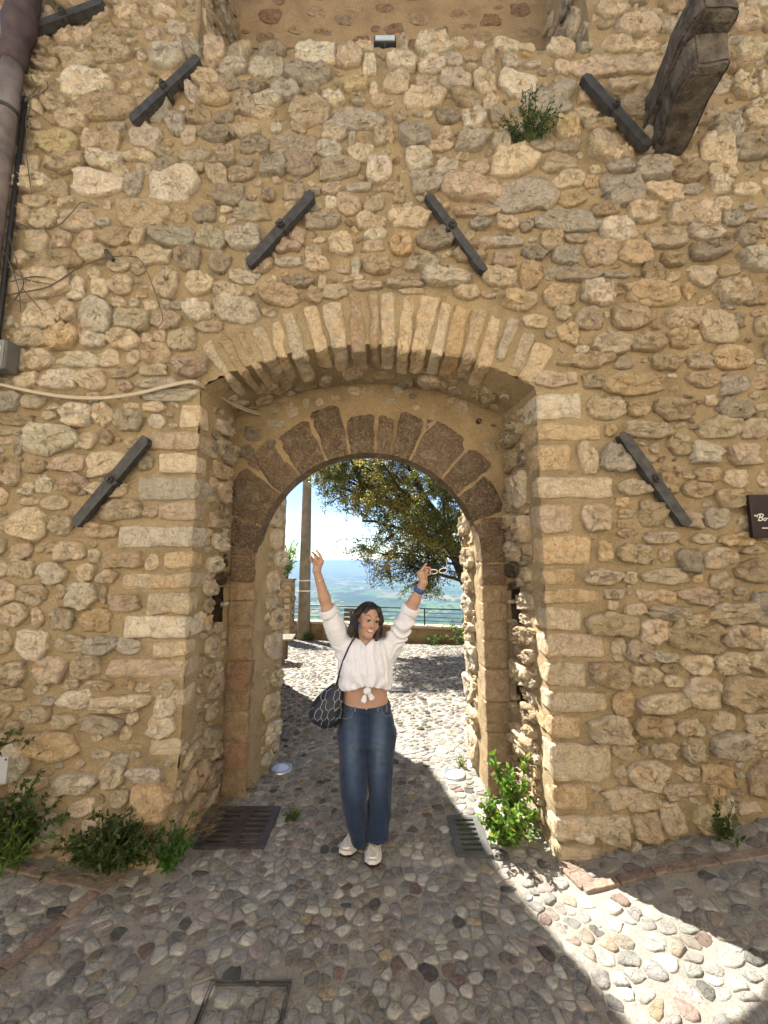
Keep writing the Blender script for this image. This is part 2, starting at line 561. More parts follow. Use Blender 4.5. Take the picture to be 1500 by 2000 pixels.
vis &= ~((np.abs(near[:, 0] + .15) < .13) & (near[:, 1] > 2.9))
score = np.where(vis, R.mean(1) ** 2 / b_ ** 2, -1)
big = np.argsort(-score)[:300]
rest = np.setdiff1d(np.arange(len(near)), big)
for i in big:
    make('cobblestone', V[i], [F4, F3], M['cobble'], street, cc[i])
m_ = V.shape[1]
Vr, Fr = joined(V[rest], F4, F3)
tag(make('small_cobbles', Vr, Fr, M['cobble'], street, np.repeat(cc[rest], m_, 0)), kind='stuff')
K = 9
th, R = make_cobbles(far, .12, 0.0035, 0.075, 0)
V, F4, F3 = stones_from_outlines(far, th, R, np.clip(0.008 + RNG.normal(0, .004, len(far)), .002, .018), (1.0, .86, .45), (-0.4, .6, 1.0), 0.12, ground_z)
cc = .72 * cob_cols(len(far), [.40, .30, .12, .03, .04, .04, .06, .01])
Vr, Fr = joined(V, F4, F3)
tag(make('terrace_cobbles', Vr, Fr, M['cobble'], street, np.repeat(cc, V.shape[1], 0), smooth=True), kind='stuff')
# smooth stone bands
M['slab'] = mat_stone('worn_pink_slab', 0.3, 0.5)
for i, q in enumerate(slabs):
    c = q.mean(0)
    dv = q[1] - q[0]; L = np.linalg.norm(dv); ang = math.atan2(dv[1], dv[0]); w = np.linalg.norm(q[3] - q[0])
    Vb, Fb = rounded_block((L / 2, w / 2, 0.03), 0.006, 3, i + 3, 0.003, 14)
    Vb = Vb @ rot('Z', ang).T + np.array([c[0], c[1], 0])
    Vb[:, 2] += ground_z(Vb[:, 0], Vb[:, 1]) - 0.012
    make('paving_slab', Vb, Fb, M['slab'], street, np.array((.27, .205, .165)) * RNG.uniform(.85, 1.15), smooth=False)
# ================================================================== gatehouse
YF, YI, YR, YB = 2.75, 3.40, 3.58, 4.05      # front face, inner arch face, back of the inner ring, rear face
XL, XR = -1.32, 1.09                         # jambs of the outer recess (front)
XLI, XRI = -1.295, 1.035                     # the same at the inner wall
ACX, ASP, ARISE = -0.115, 3.09, 0.33         # outer segmental arch: centre, springing height, rise
AHW = (XR - XL) / 2
AR = (AHW ** 2 + ARISE ** 2) / (2 * ARISE)
ACZ = ASP + ARISE - AR
ICX, ICZ, IR = -0.135, 1.82, 0.965           # inner round arch
LX0, LX1, LZ = -1.50, 1.66, 5.95             # recess above the ledge
gate = thing('stone_gatehouse', 'old town gatehouse of rough cream limestone rubble with two nested arches', 'gatehouse', (0, YF, 0))
gate.location = (0, 0, 0)
def z_arch(x):
    return ACZ + np.sqrt(np.maximum(AR ** 2 - (x - ACX) ** 2, 0.01))
def wave(x, z, s=0.0):
    q = np.stack([x * 1.1, z * 1.1, 0 * x + s], -1)
    return 0.018 * fbm(q, 2)
def bulge(x, z):
    w = sstep((-0.9 - x) / 0.5)
    b = 0.13 * np.clip((0.70 - z) / 0.70, 0, 1) ** 1.7 * w
    b = b + 0.05 * np.clip((0.45 - z) / 0.45, 0, 1) ** 1.5 * sstep((x - 0.6) / 0.4)
    return b
# surfaces: (u, v) -> point, normal
def S_front(u, v):
    return np.stack([u, YF - bulge(u, v) - wave(u, v) * np.minimum(1, 3 * np.abs(v - ACZ - AR)), v], -1), np.broadcast_to(np.array([0, -1.0, 0]), u.shape + (3,))
def S_revL(u, v):     # u: 0 at the front corner, 1 at the inner wall
    x0 = XL; yf = YF - bulge(x0 + 0 * v, v) - wave(x0 + 0 * v, v) * np.minimum(1, 3 * np.abs(v - ACZ - AR))
    return np.stack([x0 + (XLI - x0) * u + 0.4 * wave(u, v, 5), yf + (YI - yf) * u, v], -1), np.broadcast_to(np.array([1.0, 0, 0]), u.shape + (3,))
def S_revR(u, v):
    yf = YF - bulge(XR + 0 * v, v) - wave(XR + 0 * v, v) * np.minimum(1, 3 * np.abs(v - ACZ - AR))
    return np.stack([XR + (XRI - XR) * u + 0.4 * wave(u, v, 9), yf + (YI - yf) * u, v], -1), np.broadcast_to(np.array([-1.0, 0, 0]), u.shape + (3,))
def S_soff(u, v):     # u: x along the arch, v: 0 front .. 1 inner wall
    z = z_arch(u)
    n = np.stack([-(u - ACX) / AR, 0 * u, -(z - ACZ) / AR], -1)
    return np.stack([u, YF + (YI - YF) * v, z + 0.3 * wave(u, v, 3)], -1), n
def S_inner(u, v):
    return np.stack([u, YI - 0.4 * wave(u, v, 7), v], -1), np.broadcast_to(np.array([0, -1.0, 0]), u.shape + (3,))
def S_pasL(u, v):
    return np.stack([-1.10 + 0.10 * u, YI + (YB - YI) * u, v], -1), np.broadcast_to(np.array([1.0, 0, 0]), u.shape + (3,))
def S_pasR(u, v):
    return np.stack([0.83 - 0.035 * u, YI + (YB - YI) * u, v], -1), np.broadcast_to(np.array([-1.0, 0, 0]), u.shape + (3,))
def S_back(u, v):
    return np.stack([u, 3.38 + 0 * u, v], -1), np.broadcast_to(np.array([0, -1.0, 0]), u.shape + (3,))
def S_flankL(u, v):
    return np.stack([LX0 + 0.06 * u, YF + (3.38 - YF) * u, v], -1), np.broadcast_to(np.array([1.0, 0, 0]), u.shape + (3,))
def S_flankR(u, v):
    return np.stack([LX1 - 0.06 * u, YF + (3.38 - YF) * u, v], -1), np.broadcast_to(np.array([-1.0, 0, 0]), u.shape + (3,))
def S_ledge(u, v):
    return np.stack([u, YF + (3.38 - YF) * v, LZ + 0.03 * fbm(np.stack([u * 5, v * 3, 0 * u], -1), 2)], -1), np.broadcast_to(np.array([0, 0, 1.0]), u.shape + (3,))
def sheet(name, S, us, vs, amp=0.012, mask=None, snap=None, mat='mortar', flip=False):
    U, Vv = np.meshgrid(us, vs, indexing='ij')
    ok = np.ones(U.shape, bool)
    if snap is not None:
        U, Vv, ok = snap(U, Vv)
    p, n = S(U, Vv)
    q = p * 7.0
    disp = amp * fbm(q, 3) + 0.5 * amp * vnoise(q * 5)
    p = p + n * disp[..., None]
    keep = ok[:-1, :-1] & ok[1:, :-1] & ok[1:, 1:] & ok[:-1, 1:]
    return make(name, p, grid_faces(len(us), len(vs), keep, flip), M[mat], gate, smooth=True)
def snap_front(U, V):
    U, V = U.copy(), V.copy()
    step = 0.04
    ins = (U > XL) & (U < XR) & (V < z_arch(U))
    dl, dr, dt = U - XL, XR - U, z_arch(U) - V
    dm = np.minimum(np.minimum(dl, dr), dt)
    near = ins & (dm < step)
    a = near & (dl == dm); b = near & (dr == dm); c = near & (dt == dm) & ~a & ~b
    U[a] = XL; U[b] = XR; V[c] = z_arch(U)[c]
    ok = ~ins | near
    lo = LZ + 0.012 * np.sin(U * 9)
    ins = (U > LX0) & (U < LX1) & (V > lo)
    dl, dr, dt = U - LX0, LX1 - U, V - lo
    dm = np.minimum(np.minimum(dl, dr), dt)
    near = ins & (dm < step)
    a = near & (dl == dm); b = near & (dr == dm); c = near & ~a & ~b
    U[a] = LX0; U[b] = LX1; V[c] = lo[c]
    ok &= ~ins | near
    return U, V, ok
def snap_circle(cx, cz, r, left, right, top):
    def f(U, V):
        U, V = U.copy(), V.copy()
        step = 0.05
        inc = (V >= cz) & (np.hypot(U - cx, V - cz) < r)
        inb = (V < cz) & (np.abs(U - cx) < r)
        d1 = r - np.hypot(U - cx, V - cz)
        n1 = inc & (d1 < step)
        s = r / np.maximum(np.hypot(U - cx, V - cz), 1e-6)
        U2 = np.where(n1, cx + (U - cx) * s, U); V2 = np.where(n1, cz + (V - cz) * s, V)
        d2 = r - np.abs(U - cx)
        n2 = inb & (d2 < step)
        U2 = np.where(n2, cx + np.sign(U - cx) * r, U2)
        ok = (~(inc | inb)) | n1 | n2
        if top:
            zt = z_arch(U2) + 0.02
            V2 = np.minimum(V2, zt)
        return U2, V2, ok
    return f
us = np.concatenate([np.linspace(-5.2, -3.4, 12)[:-1], np.arange(-3.4, 3.41, 0.038), np.linspace(3.4, 5.2, 12)[1:]])
vs = np.arange(-0.25, 7.3, 0.038)
sheet('wall_mortar', S_front, us, vs, 0.014, snap=snap_front)
r01 = np.linspace(0, 1, 20)
def holes(rects):
    def f(U, V):
        ok = np.ones(U.shape, bool)
        for (a, b, c, d_) in rects: ok &= ~((U > a) & (U < b) & (V > c) & (V < d_))
        return U, V, ok
    return f
HOLE_L = (0.54, 0.84, 1.40, 1.63); HOLE_R1 = (0.66, 0.86, 1.36, 1.62); HOLE_R2 = (0.66, 0.84, 0.74, 0.90)
sheet('reveal_mortar', S_revL, r01, np.arange(-0.2, 3.25, 0.04), 0.012, snap=holes([HOLE_L]))
sheet('reveal_mortar', S_revR, r01, np.arange(-0.2, 3.25, 0.04), 0.016, flip=True, snap=holes([HOLE_R1, HOLE_R2]))
M['soot'] = mat_mortar('sooty_cavity', (0.10, 0.075, 0.05))
for S, (a, b, c, d_), s in ((S_revL, HOLE_L, -1), (S_revR, HOLE_R1, 1), (S_revR, HOLE_R2, 1)):
    a, b, c, d_ = a - .07, b + .07, c - .05, d_ + .05
    q, _ = S(np.array([a, b, b, a]), np.array([c, c, d_, d_]))
    q2 = q + np.array([s * .22, 0, 0])
    q = q + np.array([s * .012, 0, 0])
    make('beam_socket', np.concatenate([q, q2]), [(0, 1, 5, 4), (1, 2, 6, 5), (2, 3, 7, 6), (3, 0, 4, 7), (4, 5, 6, 7)], M['soot'], gate)
sheet('arch_soffit_mortar', S_soff, np.linspace(XL, XR, 64), r01, 0.014)
sheet('inner_wall_render', S_inner, np.linspace(XL - .02, XR, 62), np.arange(-0.2, 3.6, 0.04), 0.014, snap=snap_circle(ICX, ICZ, IR, 0, 0, True), mat='inner_mortar')
sheet('passage_mortar', S_pasL, r01, np.arange(-0.2, 4.0, 0.04), 0.010)
sheet('passage_mortar', S_pasR, r01, np.arange(-0.2, 4.0, 0.04), 0.010, flip=True)
sheet('recess_render', S_back, np.linspace(LX0 - .05, LX1 + .05, 80), np.linspace(LZ - .1, 8.0, 50), 0.008, mat='inner_mortar')
sheet('recess_flank', S_flankL, np.linspace(0, 1, 16), np.linspace(LZ - .1, 7.3, 36), 0.012)
sheet('recess_flank', S_flankR, np.linspace(0, 1, 16), np.linspace(LZ - .1, 7.3, 36), 0.012, flip=True)
sheet('ledge_top', S_ledge, np.linspace(LX0, LX1, 80), np.linspace(0, 1, 18), 0.01)
# inner ring intrados, ring back, rear face, rear vault, roof and ends
tA = np.linspace(0, math.pi, 41)
V = []
for y in np.linspace(YI - .004, YR, 5):
    for t in tA:
        V.append((ICX + IR * math.cos(t), y, ICZ + IR * math.sin(t)))
V = np.array(V); V += 0.006 * np.stack([fbm(V * 9, 2), 0 * V[:, 0], fbm(V * 9 + 5, 2)], 1)
make('arch_intrados', V, grid_faces(5, 41), M['brown_stone'], gate, (.19, .13, .085), smooth=True)
def back_snap(U, V):
    return snap_circle(ICX, ICZ, IR, 0, 0, False)(U, V)
sheet('ring_back', lambda u, v: (np.stack([u, YR + 0 * u, v], -1), np.broadcast_to(np.array([0, 1.0, 0]), u.shape + (3,))), np.linspace(-1.3, 1.06, 50), np.arange(-.2, 4.1, .05), 0.004, snap=back_snap)
RCX, RCZ, RRr = -0.10, 2.86, 0.90
V = []
for y in np.linspace(YR - .01, YB + .004, 5):
    for t in tA:
        V.append((RCX + RRr * math.cos(t), y, RCZ + RRr * math.sin(t)))
V = np.array(V)
make('vault', V, grid_faces(5, 41), M['mortar'], gate, smooth=True)
def S_rear(u, v):
    return np.stack([u, YB + 0 * u, v], -1), np.broadcast_to(np.array([0, 1.0, 0]), u.shape + (3,))
sheet('wall_back', S_rear, np.linspace(-5.2, 5.2, 170), np.arange(-.5, 7.6, .06), 0.008, snap=snap_circle(RCX, RCZ, RRr, 0, 0, False), flip=True)
mb = MB()
mb.box((-5.2, YF + .02, 7.26), (LX0 - .01, YB + .02, 7.5)); mb.box((LX1 + .01, YF + .02, 7.26), (5.2, YB + .02, 7.5))
mb.box((LX0 - .01, 3.36, 7.9), (LX1 + .01, YB + .02, 8.05))
mb.box((-5.26, YF + .02, -.5), (-5.2, YB, 7.5)); mb.box((5.2, YF + .02, -.5), (5.26, YB, 7.5))
mb.build('wall_top', M['mortar'], gate)

# ---- stones read off the photograph: crop offset; centre, size (in half pixels), colour
SCOL = {'c': (.69, .57, .40), 'w': (.75, .66, .505), 'g': (.57, .51, .405), 'p': (.61, .485, .35), 'o': (.67, .505, .305),
        'd': (.47, .40, .295), 'b': (.55, .435, .285), 'y': (.71, .58, .34)}
CROPS = [
((0, 0), """755 200 60 60 g,840 200 75 70 p,940 215 85 50 d,1065 215 100 60 d,1235 215 150 80 w,1365 235 90 70 c,1445 270 50 60 w,1425 190 60 30 c,915 272 100 45 g,1045 275 120 65 g,1205 305 180 65 g,830 262 35 25 c,
805 315 90 50 c,895 325 70 55 d,990 352 80 45 d,1120 370 95 60 g,1220 365 65 45 d,1390 340 85 55 y,1460 355 30 40 w,760 380 55 50 g,840 385 115 60 b,955 415 75 75 d,1050 405 100 38 g,1305 397 75 48 w,1400 395 50 40 d,1475 400 50 40 c,
1030 450 95 38 c,880 465 70 45 d,785 460 80 50 b,1210 450 145 80 c,1395 475 210 65 g,420 430 200 90 b,620 440 95 70 g,850 530 140 50 d,968 515 95 45 c,1080 505 45 35 g,1170 505 60 35 d,1300 525 85 50 c,1375 545 25 50 g,1485 540 50 60 c,
1000 575 105 55 d,1155 575 180 70 d,1290 592 90 55 g,1410 605 85 60 c,115 570 50 30 c,228 565 160 85 y,360 555 65 75 c,435 565 75 65 b,570 545 115 95 w,690 490 65 75 g,740 533 48 65 p,290 485 95 70 c,
105 640 95 50 c,255 643 150 65 b,415 630 130 60 w,545 615 110 45 c,645 603 60 28 d,760 612 105 50 d,880 600 75 36 p,867 635 95 30 d,965 640 45 28 d,650 655 95 60 d,755 660 80 48 b,475 675 70 30 c,570 675 55 35 c,
850 690 75 65 c,945 690 95 45 p,1070 655 85 75 g,1180 655 105 70 d,1320 665 140 75 d,1480 670 90 90 w,120 715 140 75 c,235 745 70 55 c,390 728 175 85 w,525 735 65 85 g,685 745 185 100 w,895 770 105 75 d,1010 722 35 25 c,1050 765 45 45 d,1150 755 75 50 p,1295 742 70 35 p,1400 738 90 25 g,
140 790 85 40 c,265 795 60 35 c,425 810 30 30 c,885 822 45 25 c,1295 790 45 40 w,1365 803 85 65 p,1460 800 70 60 c,95 850 75 70 c,180 860 80 70 c,310 870 130 70 c,555 848 190 95 b,700 850 60 45 b,805 840 70 65 d,990 835 130 60 d,1260 870 125 50 d,1450 875 100 50 c,870 860 25 20 c,
150 945 85 70 c,250 945 70 60 p,345 945 70 55 p,465 935 80 65 b,547 932 52 60 c,680 932 150 75 g,825 935 105 90 d,950 935 120 85 g,1130 935 110 105 p,1330 955 90 80 c,1225 990 60 45 c,1465 920 80 30 w,1460 965 80 40 p,
80 1015 70 50 c,240 1020 160 75 b,375 1005 100 55 c,605 1005 135 65 c,735 1020 90 75 d,865 1030 70 75 d,1020 1040 80 60 p,970 1025 30 70 b,1240 1035 90 50 c,1130 1030 90 30 g,1340 1050 50 30 c,1390 1045 35 60 g,
155 1120 225 100 c,300 1130 65 70 w,475 1120 85 60 c,650 1115 85 110 c,785 1110 100 75 c,895 1140 95 55 c,960 1090 100 38 g,1095 1160 140 75 b,1065 1100 35 30 c,1165 1105 105 40 d,1260 1105 30 45 c,1230 1155 55 60 b,1310 1145 85 50 c,1380 1090 80 20 c,1430 1120 110 30 c,1460 1170 60 50 p,470 1045 75 40 c,545 1055 50 40 p,375 1075 45 35 c,395 1130 60 65 c,
300 160 135 45 c,180 258 95 38 c,310 245 105 40 c,450 228 130 30 p,655 232 130 70 g,340 330 190 90 w,495 345 35 35 c,515 290 50 25 c,590 330 40 40 c,550 15 220 35 c,650 70 90 45 c,500 65 90 40 c,390 70 80 40 c,600 150 60 35 c,560 110 60 30 c,420 180 110 40 c,250 215 90 35 c,130 430 80 60 c,220 420 80 50 c,150 320 110 45 c,545 500 40 30 g,660 20 60 40 w"""),
((750, 0), """75 190 30 55 c,180 195 120 55 w,285 185 75 35 c,372 182 45 20 w,470 187 105 40 w,560 190 65 28 c,690 197 105 55 c,785 190 50 30 g,68 262 95 60 w,185 258 95 60 w,268 242 65 45 g,405 240 50 65 c,495 247 62 50 g,695 272 55 55 c,820 265 160 75 c,1010 260 190 65 c,910 178 115 50 c,1025 185 90 35 c,1115 200 70 30 g,1140 110 120 40 w,985 110 150 70 c,
50 335 95 65 c,165 330 75 50 c,278 328 110 65 w,390 335 85 70 c,525 338 150 85 w,700 343 80 40 c,930 335 110 50 c,1060 332 75 40 c,155 395 145 70 c,325 400 95 65 b,412 410 55 50 c,640 405 165 95 g,62 460 50 45 c,170 450 35 30 c,248 465 90 45 d,345 482 75 95 w,440 460 60 50 g,505 445 30 40 g,15 405 50 30 c,
125 535 115 95 g,240 535 55 40 c,222 573 90 38 p,340 567 115 55 g,452 568 65 60 w,610 573 80 48 d,710 577 85 45 d,710 510 95 70 y,765 455 120 45 c,835 500 110 40 b,20 530 40 60 c,135 632 100 70 w,245 655 80 50 w,358 663 90 55 p,500 645 155 90 c,310 615 40 30 c,680 648 120 60 c,860 582 125 100 c,925 655 95 50 g,945 600 45 50 c,820 668 40 35 c,1045 668 140 70 g,1185 682 105 75 b,1300 585 135 105 c,1430 590 115 85 d,1355 680 35 40 c,1425 672 40 40 p,
170 715 115 80 g,345 740 210 90 p,560 765 210 130 g,715 715 105 55 c,805 718 55 40 o,730 785 105 60 o,925 745 160 95 g,1090 752 135 65 c,1200 745 70 35 g,1310 728 70 65 w,1410 745 95 40 c,60 770 40 40 b,35 730 70 30 p,365 830 170 45 p,100 860 140 60 c,705 870 210 85 g,370 877 75 45 g,480 880 85 55 c,552 885 45 50 d,835 885 40 40 g,865 825 100 50 b,1010 838 110 75 c,1165 845 110 70 c,1257 838 75 95 c,1320 800 60 50 c,1360 858 75 50 g,
65 960 80 75 o,200 935 130 75 d,455 950 160 40 g,580 995 90 45 d,650 948 75 60 b,750 937 85 35 d,910 910 130 65 w,1100 935 135 70 p,1250 915 130 45 g,1410 930 80 60 d,840 990 125 85 c,705 1005 90 65 g,985 990 110 90 o,1260 985 145 60 d,1450 1020 110 80 g,1125 1020 90 45 b,470 1018 80 60 p,335 1000 110 60 b,150 1038 120 50 d,245 1085 165 75 w,80 1105 130 45 p,450 1090 120 60 c,570 1082 75 95 o,645 1075 50 45 d,750 1078 150 50 d,905 1075 95 25 g,1050 1070 80 70 b,1240 1075 95 75 c,1340 1060 75 40 b,1130 1082 45 35 b,
680 1155 110 65 o,835 1150 110 80 w,1045 1145 165 80 o,1355 1140 110 90 c,320 1148 90 45 c,175 1180 80 40 c,520 1170 115 60 o,1455 1150 70 50 b,110 1140 90 20 c,1400 350 90 90 c,1450 470 90 60 c,1420 210 90 60 c,1410 90 110 60 c,1330 520 110 60 g,1280 440 50 40 c,1480 330 40 70 c,890 40 110 50 c,1020 60 90 40 c"""),
((0, 550), """160 137 120 100 c,262 120 62 80 c,375 137 135 115 w,520 155 120 80 c,655 152 100 70 p,590 95 48 36 c,650 95 35 32 g,697 97 60 30 d,780 120 100 70 w,930 122 160 75 w,470 85 45 35 c,528 85 35 28 w,1055 125 55 30 d,820 180 100 38 p,
135 225 105 70 c,255 225 100 90 o,375 232 95 52 w,490 232 105 65 c,578 225 45 32 w,628 217 48 40 p,720 232 95 80 c,160 310 95 70 c,310 308 145 55 w,430 305 75 60 c,523 298 55 48 c,615 287 100 60 b,745 335 120 70 p,80 310 60 75 c,105 388 80 55 c,228 385 138 70 w,355 385 100 75 c,490 355 100 40 b,607 350 105 40 c,488 408 55 40 p,620 400 160 34 g,670 445 190 45 g,
45 470 85 75 g,140 470 75 60 c,215 492 40 22 w,310 525 110 80 w,410 520 70 75 c,505 540 110 80 d,515 485 60 22 c,605 490 85 35 c,612 545 65 48 w,75 543 125 40 b,195 525 60 28 c,205 620 190 110 w,338 622 65 60 c,415 613 50 50 b,80 645 40 70 g,30 592 50 22 w,25 625 50 25 c,145 725 85 45 b,270 715 115 60 c,420 710 145 85 c,570 710 55 45 d,55 755 60 75 c,180 795 55 65 w,305 795 90 75 p,115 810 45 45 w,125 860 65 28 c,225 865 90 50 c,15 840 40 60 c,480 893 145 65 c,590 900 50 45 p,
430 815 130 55 c,125 945 120 110 c,250 955 80 70 c,395 975 110 55 b,30 950 50 40 b,90 1055 85 55 c,190 1042 75 35 b,285 1052 95 70 c,372 1072 40 50 c,485 1088 145 60 b,595 1095 45 60 c,15 1035 45 55 c,95 1125 90 70 c,210 1135 105 80 w,340 1135 60 65 c,418 1152 75 50 c,15 1120 60 60 c"""),
((750, 550), """525 80 120 75 b,590 160 100 45 c,695 130 60 45 c,685 65 110 70 b,830 52 120 80 c,795 152 95 75 p,715 205 80 65 o,650 207 40 28 d,960 145 135 80 b,1045 55 170 90 o,1160 150 125 65 p,1185 40 50 50 o,880 250 145 75 c,1025 240 130 65 b,1148 228 75 70 o,1215 220 45 50 c,1300 175 140 120 c,1350 30 110 60 c,1385 145 50 40 d,1345 95 55 25 g,1470 180 60 60 b,1450 60 80 60 b,
775 315 180 45 b,935 323 70 40 d,1100 315 110 60 b,1225 310 90 60 c,1360 300 140 80 o,665 385 150 55 p,815 390 80 55 b,970 405 220 75 o,1360 410 105 65 g,1470 395 60 45 b,1240 390 110 55 b,860 495 140 75 c,985 500 80 55 o,1130 500 140 75 b,1370 500 120 70 d,1270 465 40 40 c,1300 575 150 75 c,1440 575 80 70 c,1010 585 155 60 c,880 583 45 45 o,1145 640 75 75 b,1245 670 115 80 w,1405 675 130 75 c,795 690 70 115 c,910 690 110 100 g,1050 655 35 35 c,1145 733 40 25 b,
970 805 110 60 c,1095 790 90 70 o,1255 755 85 50 b,1370 770 90 60 c,1215 815 110 60 b,1370 848 140 65 b,1480 770 40 60 c,828 922 115 95 c,1035 905 100 90 b,1110 930 40 60 c,1190 930 75 60 p,1300 925 90 70 g,1420 940 70 55 c,940 985 70 35 b,1070 1000 120 45 c,1240 1005 90 35 c,1370 1005 140 45 o,860 1050 50 85 o,970 1065 110 70 b,1185 1085 90 80 d,1305 1080 120 75 c,1445 1050 90 30 c,1440 1130 120 90 b,1085 1070 40 50 c,850 1150 140 60 c,955 1155 50 45 c,1090 1150 160 55 c,1310 1170 90 60 c,1215 1160 30 30 o"""),
((0, 1100), """35 115 75 75 c,140 120 95 72 c,245 110 45 50 b,325 125 105 90 w,405 125 25 60 c,490 155 115 60 p,60 200 105 80 c,155 210 35 70 c,245 215 85 85 d,380 225 110 85 o,20 305 60 80 c,132 317 115 115 w,280 310 110 65 c,395 320 125 65 g,505 325 85 60 g,
50 425 105 85 c,200 415 110 95 p,345 400 110 90 c,285 470 60 35 c,390 475 100 40 c,505 475 50 35 b,560 485 50 35 c,655 490 60 50 c,60 510 90 50 b,295 535 105 70 w,475 545 215 55 c,650 555 65 85 w,20 575 60 45 b,140 585 115 60 p,258 615 90 55 c,400 625 155 60 d,520 605 48 42 w,630 635 100 80 w,495 663 45 50 c,60 640 60 50 b,
200 710 200 100 o,430 655 35 25 c,400 742 65 28 c,470 765 65 40 g,600 735 110 50 w,520 712 70 20 y,310 850 150 75 w,450 820 85 75 c,575 820 120 60 g,610 910 150 120 o,490 900 65 55 c,130 850 130 60 c,60 780 110 130 w,205 1010 120 110 g,90 930 120 70 c,400 1000 90 70 c"""),
((750, 1100), """895 118 70 40 d,1020 125 75 40 c,1092 130 70 50 o,1220 128 140 60 p,1320 118 30 25 p,1385 108 50 30 d,890 163 35 35 c,975 180 75 50 c,1100 190 175 50 d,1225 215 80 40 c,1345 195 155 75 c,1475 175 70 120 g,890 240 190 90 b,1045 258 105 85 c,1198 283 195 105 b,1385 285 125 90 c,1490 300 60 80 c,
912 335 50 75 c,992 345 90 90 c,1085 360 100 38 g,1210 390 115 75 c,1340 388 115 85 c,1465 375 110 70 c,1110 408 65 35 b,878 432 150 85 b,1012 437 110 72 c,1130 457 85 40 c,1237 505 140 120 c,1410 500 195 120 b,925 545 70 90 o,1080 545 190 70 c,1045 630 145 75 o,1185 635 105 60 c,1325 610 85 65 c,1460 622 105 80 c,880 643 155 95 c,930 730 75 45 b,1010 728 30 30 d,1085 725 80 60 c,1200 725 85 85 c,1365 710 155 90 w,1470 690 60 60 c,
1020 817 130 100 c,1180 812 70 50 c,1290 820 105 75 o,920 820 38 65 c,1475 840 110 130 b,960 910 195 75 p,1150 880 150 50 c,1110 985 85 110 c,1285 900 60 80 o,1340 935 35 55 w,1250 975 110 90 y,1010 1010 100 90 b"""),
]
def read_stones():
    out = []
    for (ox, oy), txt in CROPS:
        for t in txt.replace('\n', '').split(','):
            x, y, w, h, c = t.split()
            x, y, w, h = (float(k) / 2 for k in (x, y, w, h))
            p = at_y(ox + x, oy + y, YF)
            a = at_y(ox + x - w / 2, oy + y, YF); b = at_y(ox + x + w / 2, oy + y, YF)
            c1 = at_y(ox + x, oy + y - h / 2, YF); c2 = at_y(ox + x, oy + y + h / 2, YF)
            out.append((p[0], p[2], (b[0] - a[0]) / 2 * 1.13, (c1[2] - c2[2]) / 2 * 1.15, SCOL[c]))
    return out

# ---- packing of further stones between those
class Pack:
    def __init__(s, u0, u1, v0, v1, res=0.011, ok=None):
        s.u0, s.v0, s.res = u0, v0, res
        s.nu, s.nv = int((u1 - u0) / res) + 1, int((v1 - v0) / res) + 1
        uu, vv = np.meshgrid(u0 + np.arange(s.nu) * res, v0 + np.arange(s.nv) * res, indexing='ij')
        s.occ = np.zeros((s.nu, s.nv), bool) if ok is None else ~ok(uu, vv)
        s.out = []
    def _cells(s, u, v, a, b, rt, grow):
        A, B = a + grow, b + grow
        r = max(A, B)
        i0, i1 = int((u - r - s.u0) / s.res), int((u + r - s.u0) / s.res) + 2
        j0, j1 = int((v - r - s.v0) / s.res), int((v + r - s.v0) / s.res) + 2
        if i0 < 0 or j0 < 0 or i1 > s.nu or j1 > s.nv: return None
        x = s.u0 + np.arange(i0, i1) * s.res - u; y = s.v0 + np.arange(j0, j1) * s.res - v
        c, t = math.cos(rt), math.sin(rt)
        X = (x[:, None] * c + y[None] * t) / A; Y = (-x[:, None] * t + y[None] * c) / B
        return (slice(i0, i1), slice(j0, j1)), (np.abs(X) ** 3 + np.abs(Y) ** 3) < 1
    def put(s, u, v, a, b, rt, col, gap=0.0, force=False):
        q = s._cells(u, v, a, b, rt, gap)
        if q is None: 
            if force: s.out.append((u, v, a, b, rt, col))
            return force
        sl, m = q
        if not force and (s.occ[sl] & m).any(): return False
        s.occ[sl] |= m
        s.out.append((u, v, a, b, rt, col))
        return True
    def fill(s, sizes, cols, gap, tries, flatness=(1.2, 2.0), rotj=0.12, du=1.0):
        for sz in sizes:
            free = np.argwhere(~s.occ)
            if len(free) == 0: break
            pick = free[RNG.integers(0, len(free), tries)]
            for (i, j) in pick:
                if s.occ[i, j]: continue
                a = sz * RNG.uniform(0.85, 1.2)
                f = RNG.uniform(*flatness)
                s.put(s.u0 + i * s.res, s.v0 + j * s.res, a * du, a / f, RNG.normal(0, rotj), cols[RNG.integers(len(cols))], gap * RNG.uniform(0.6, 1.3))
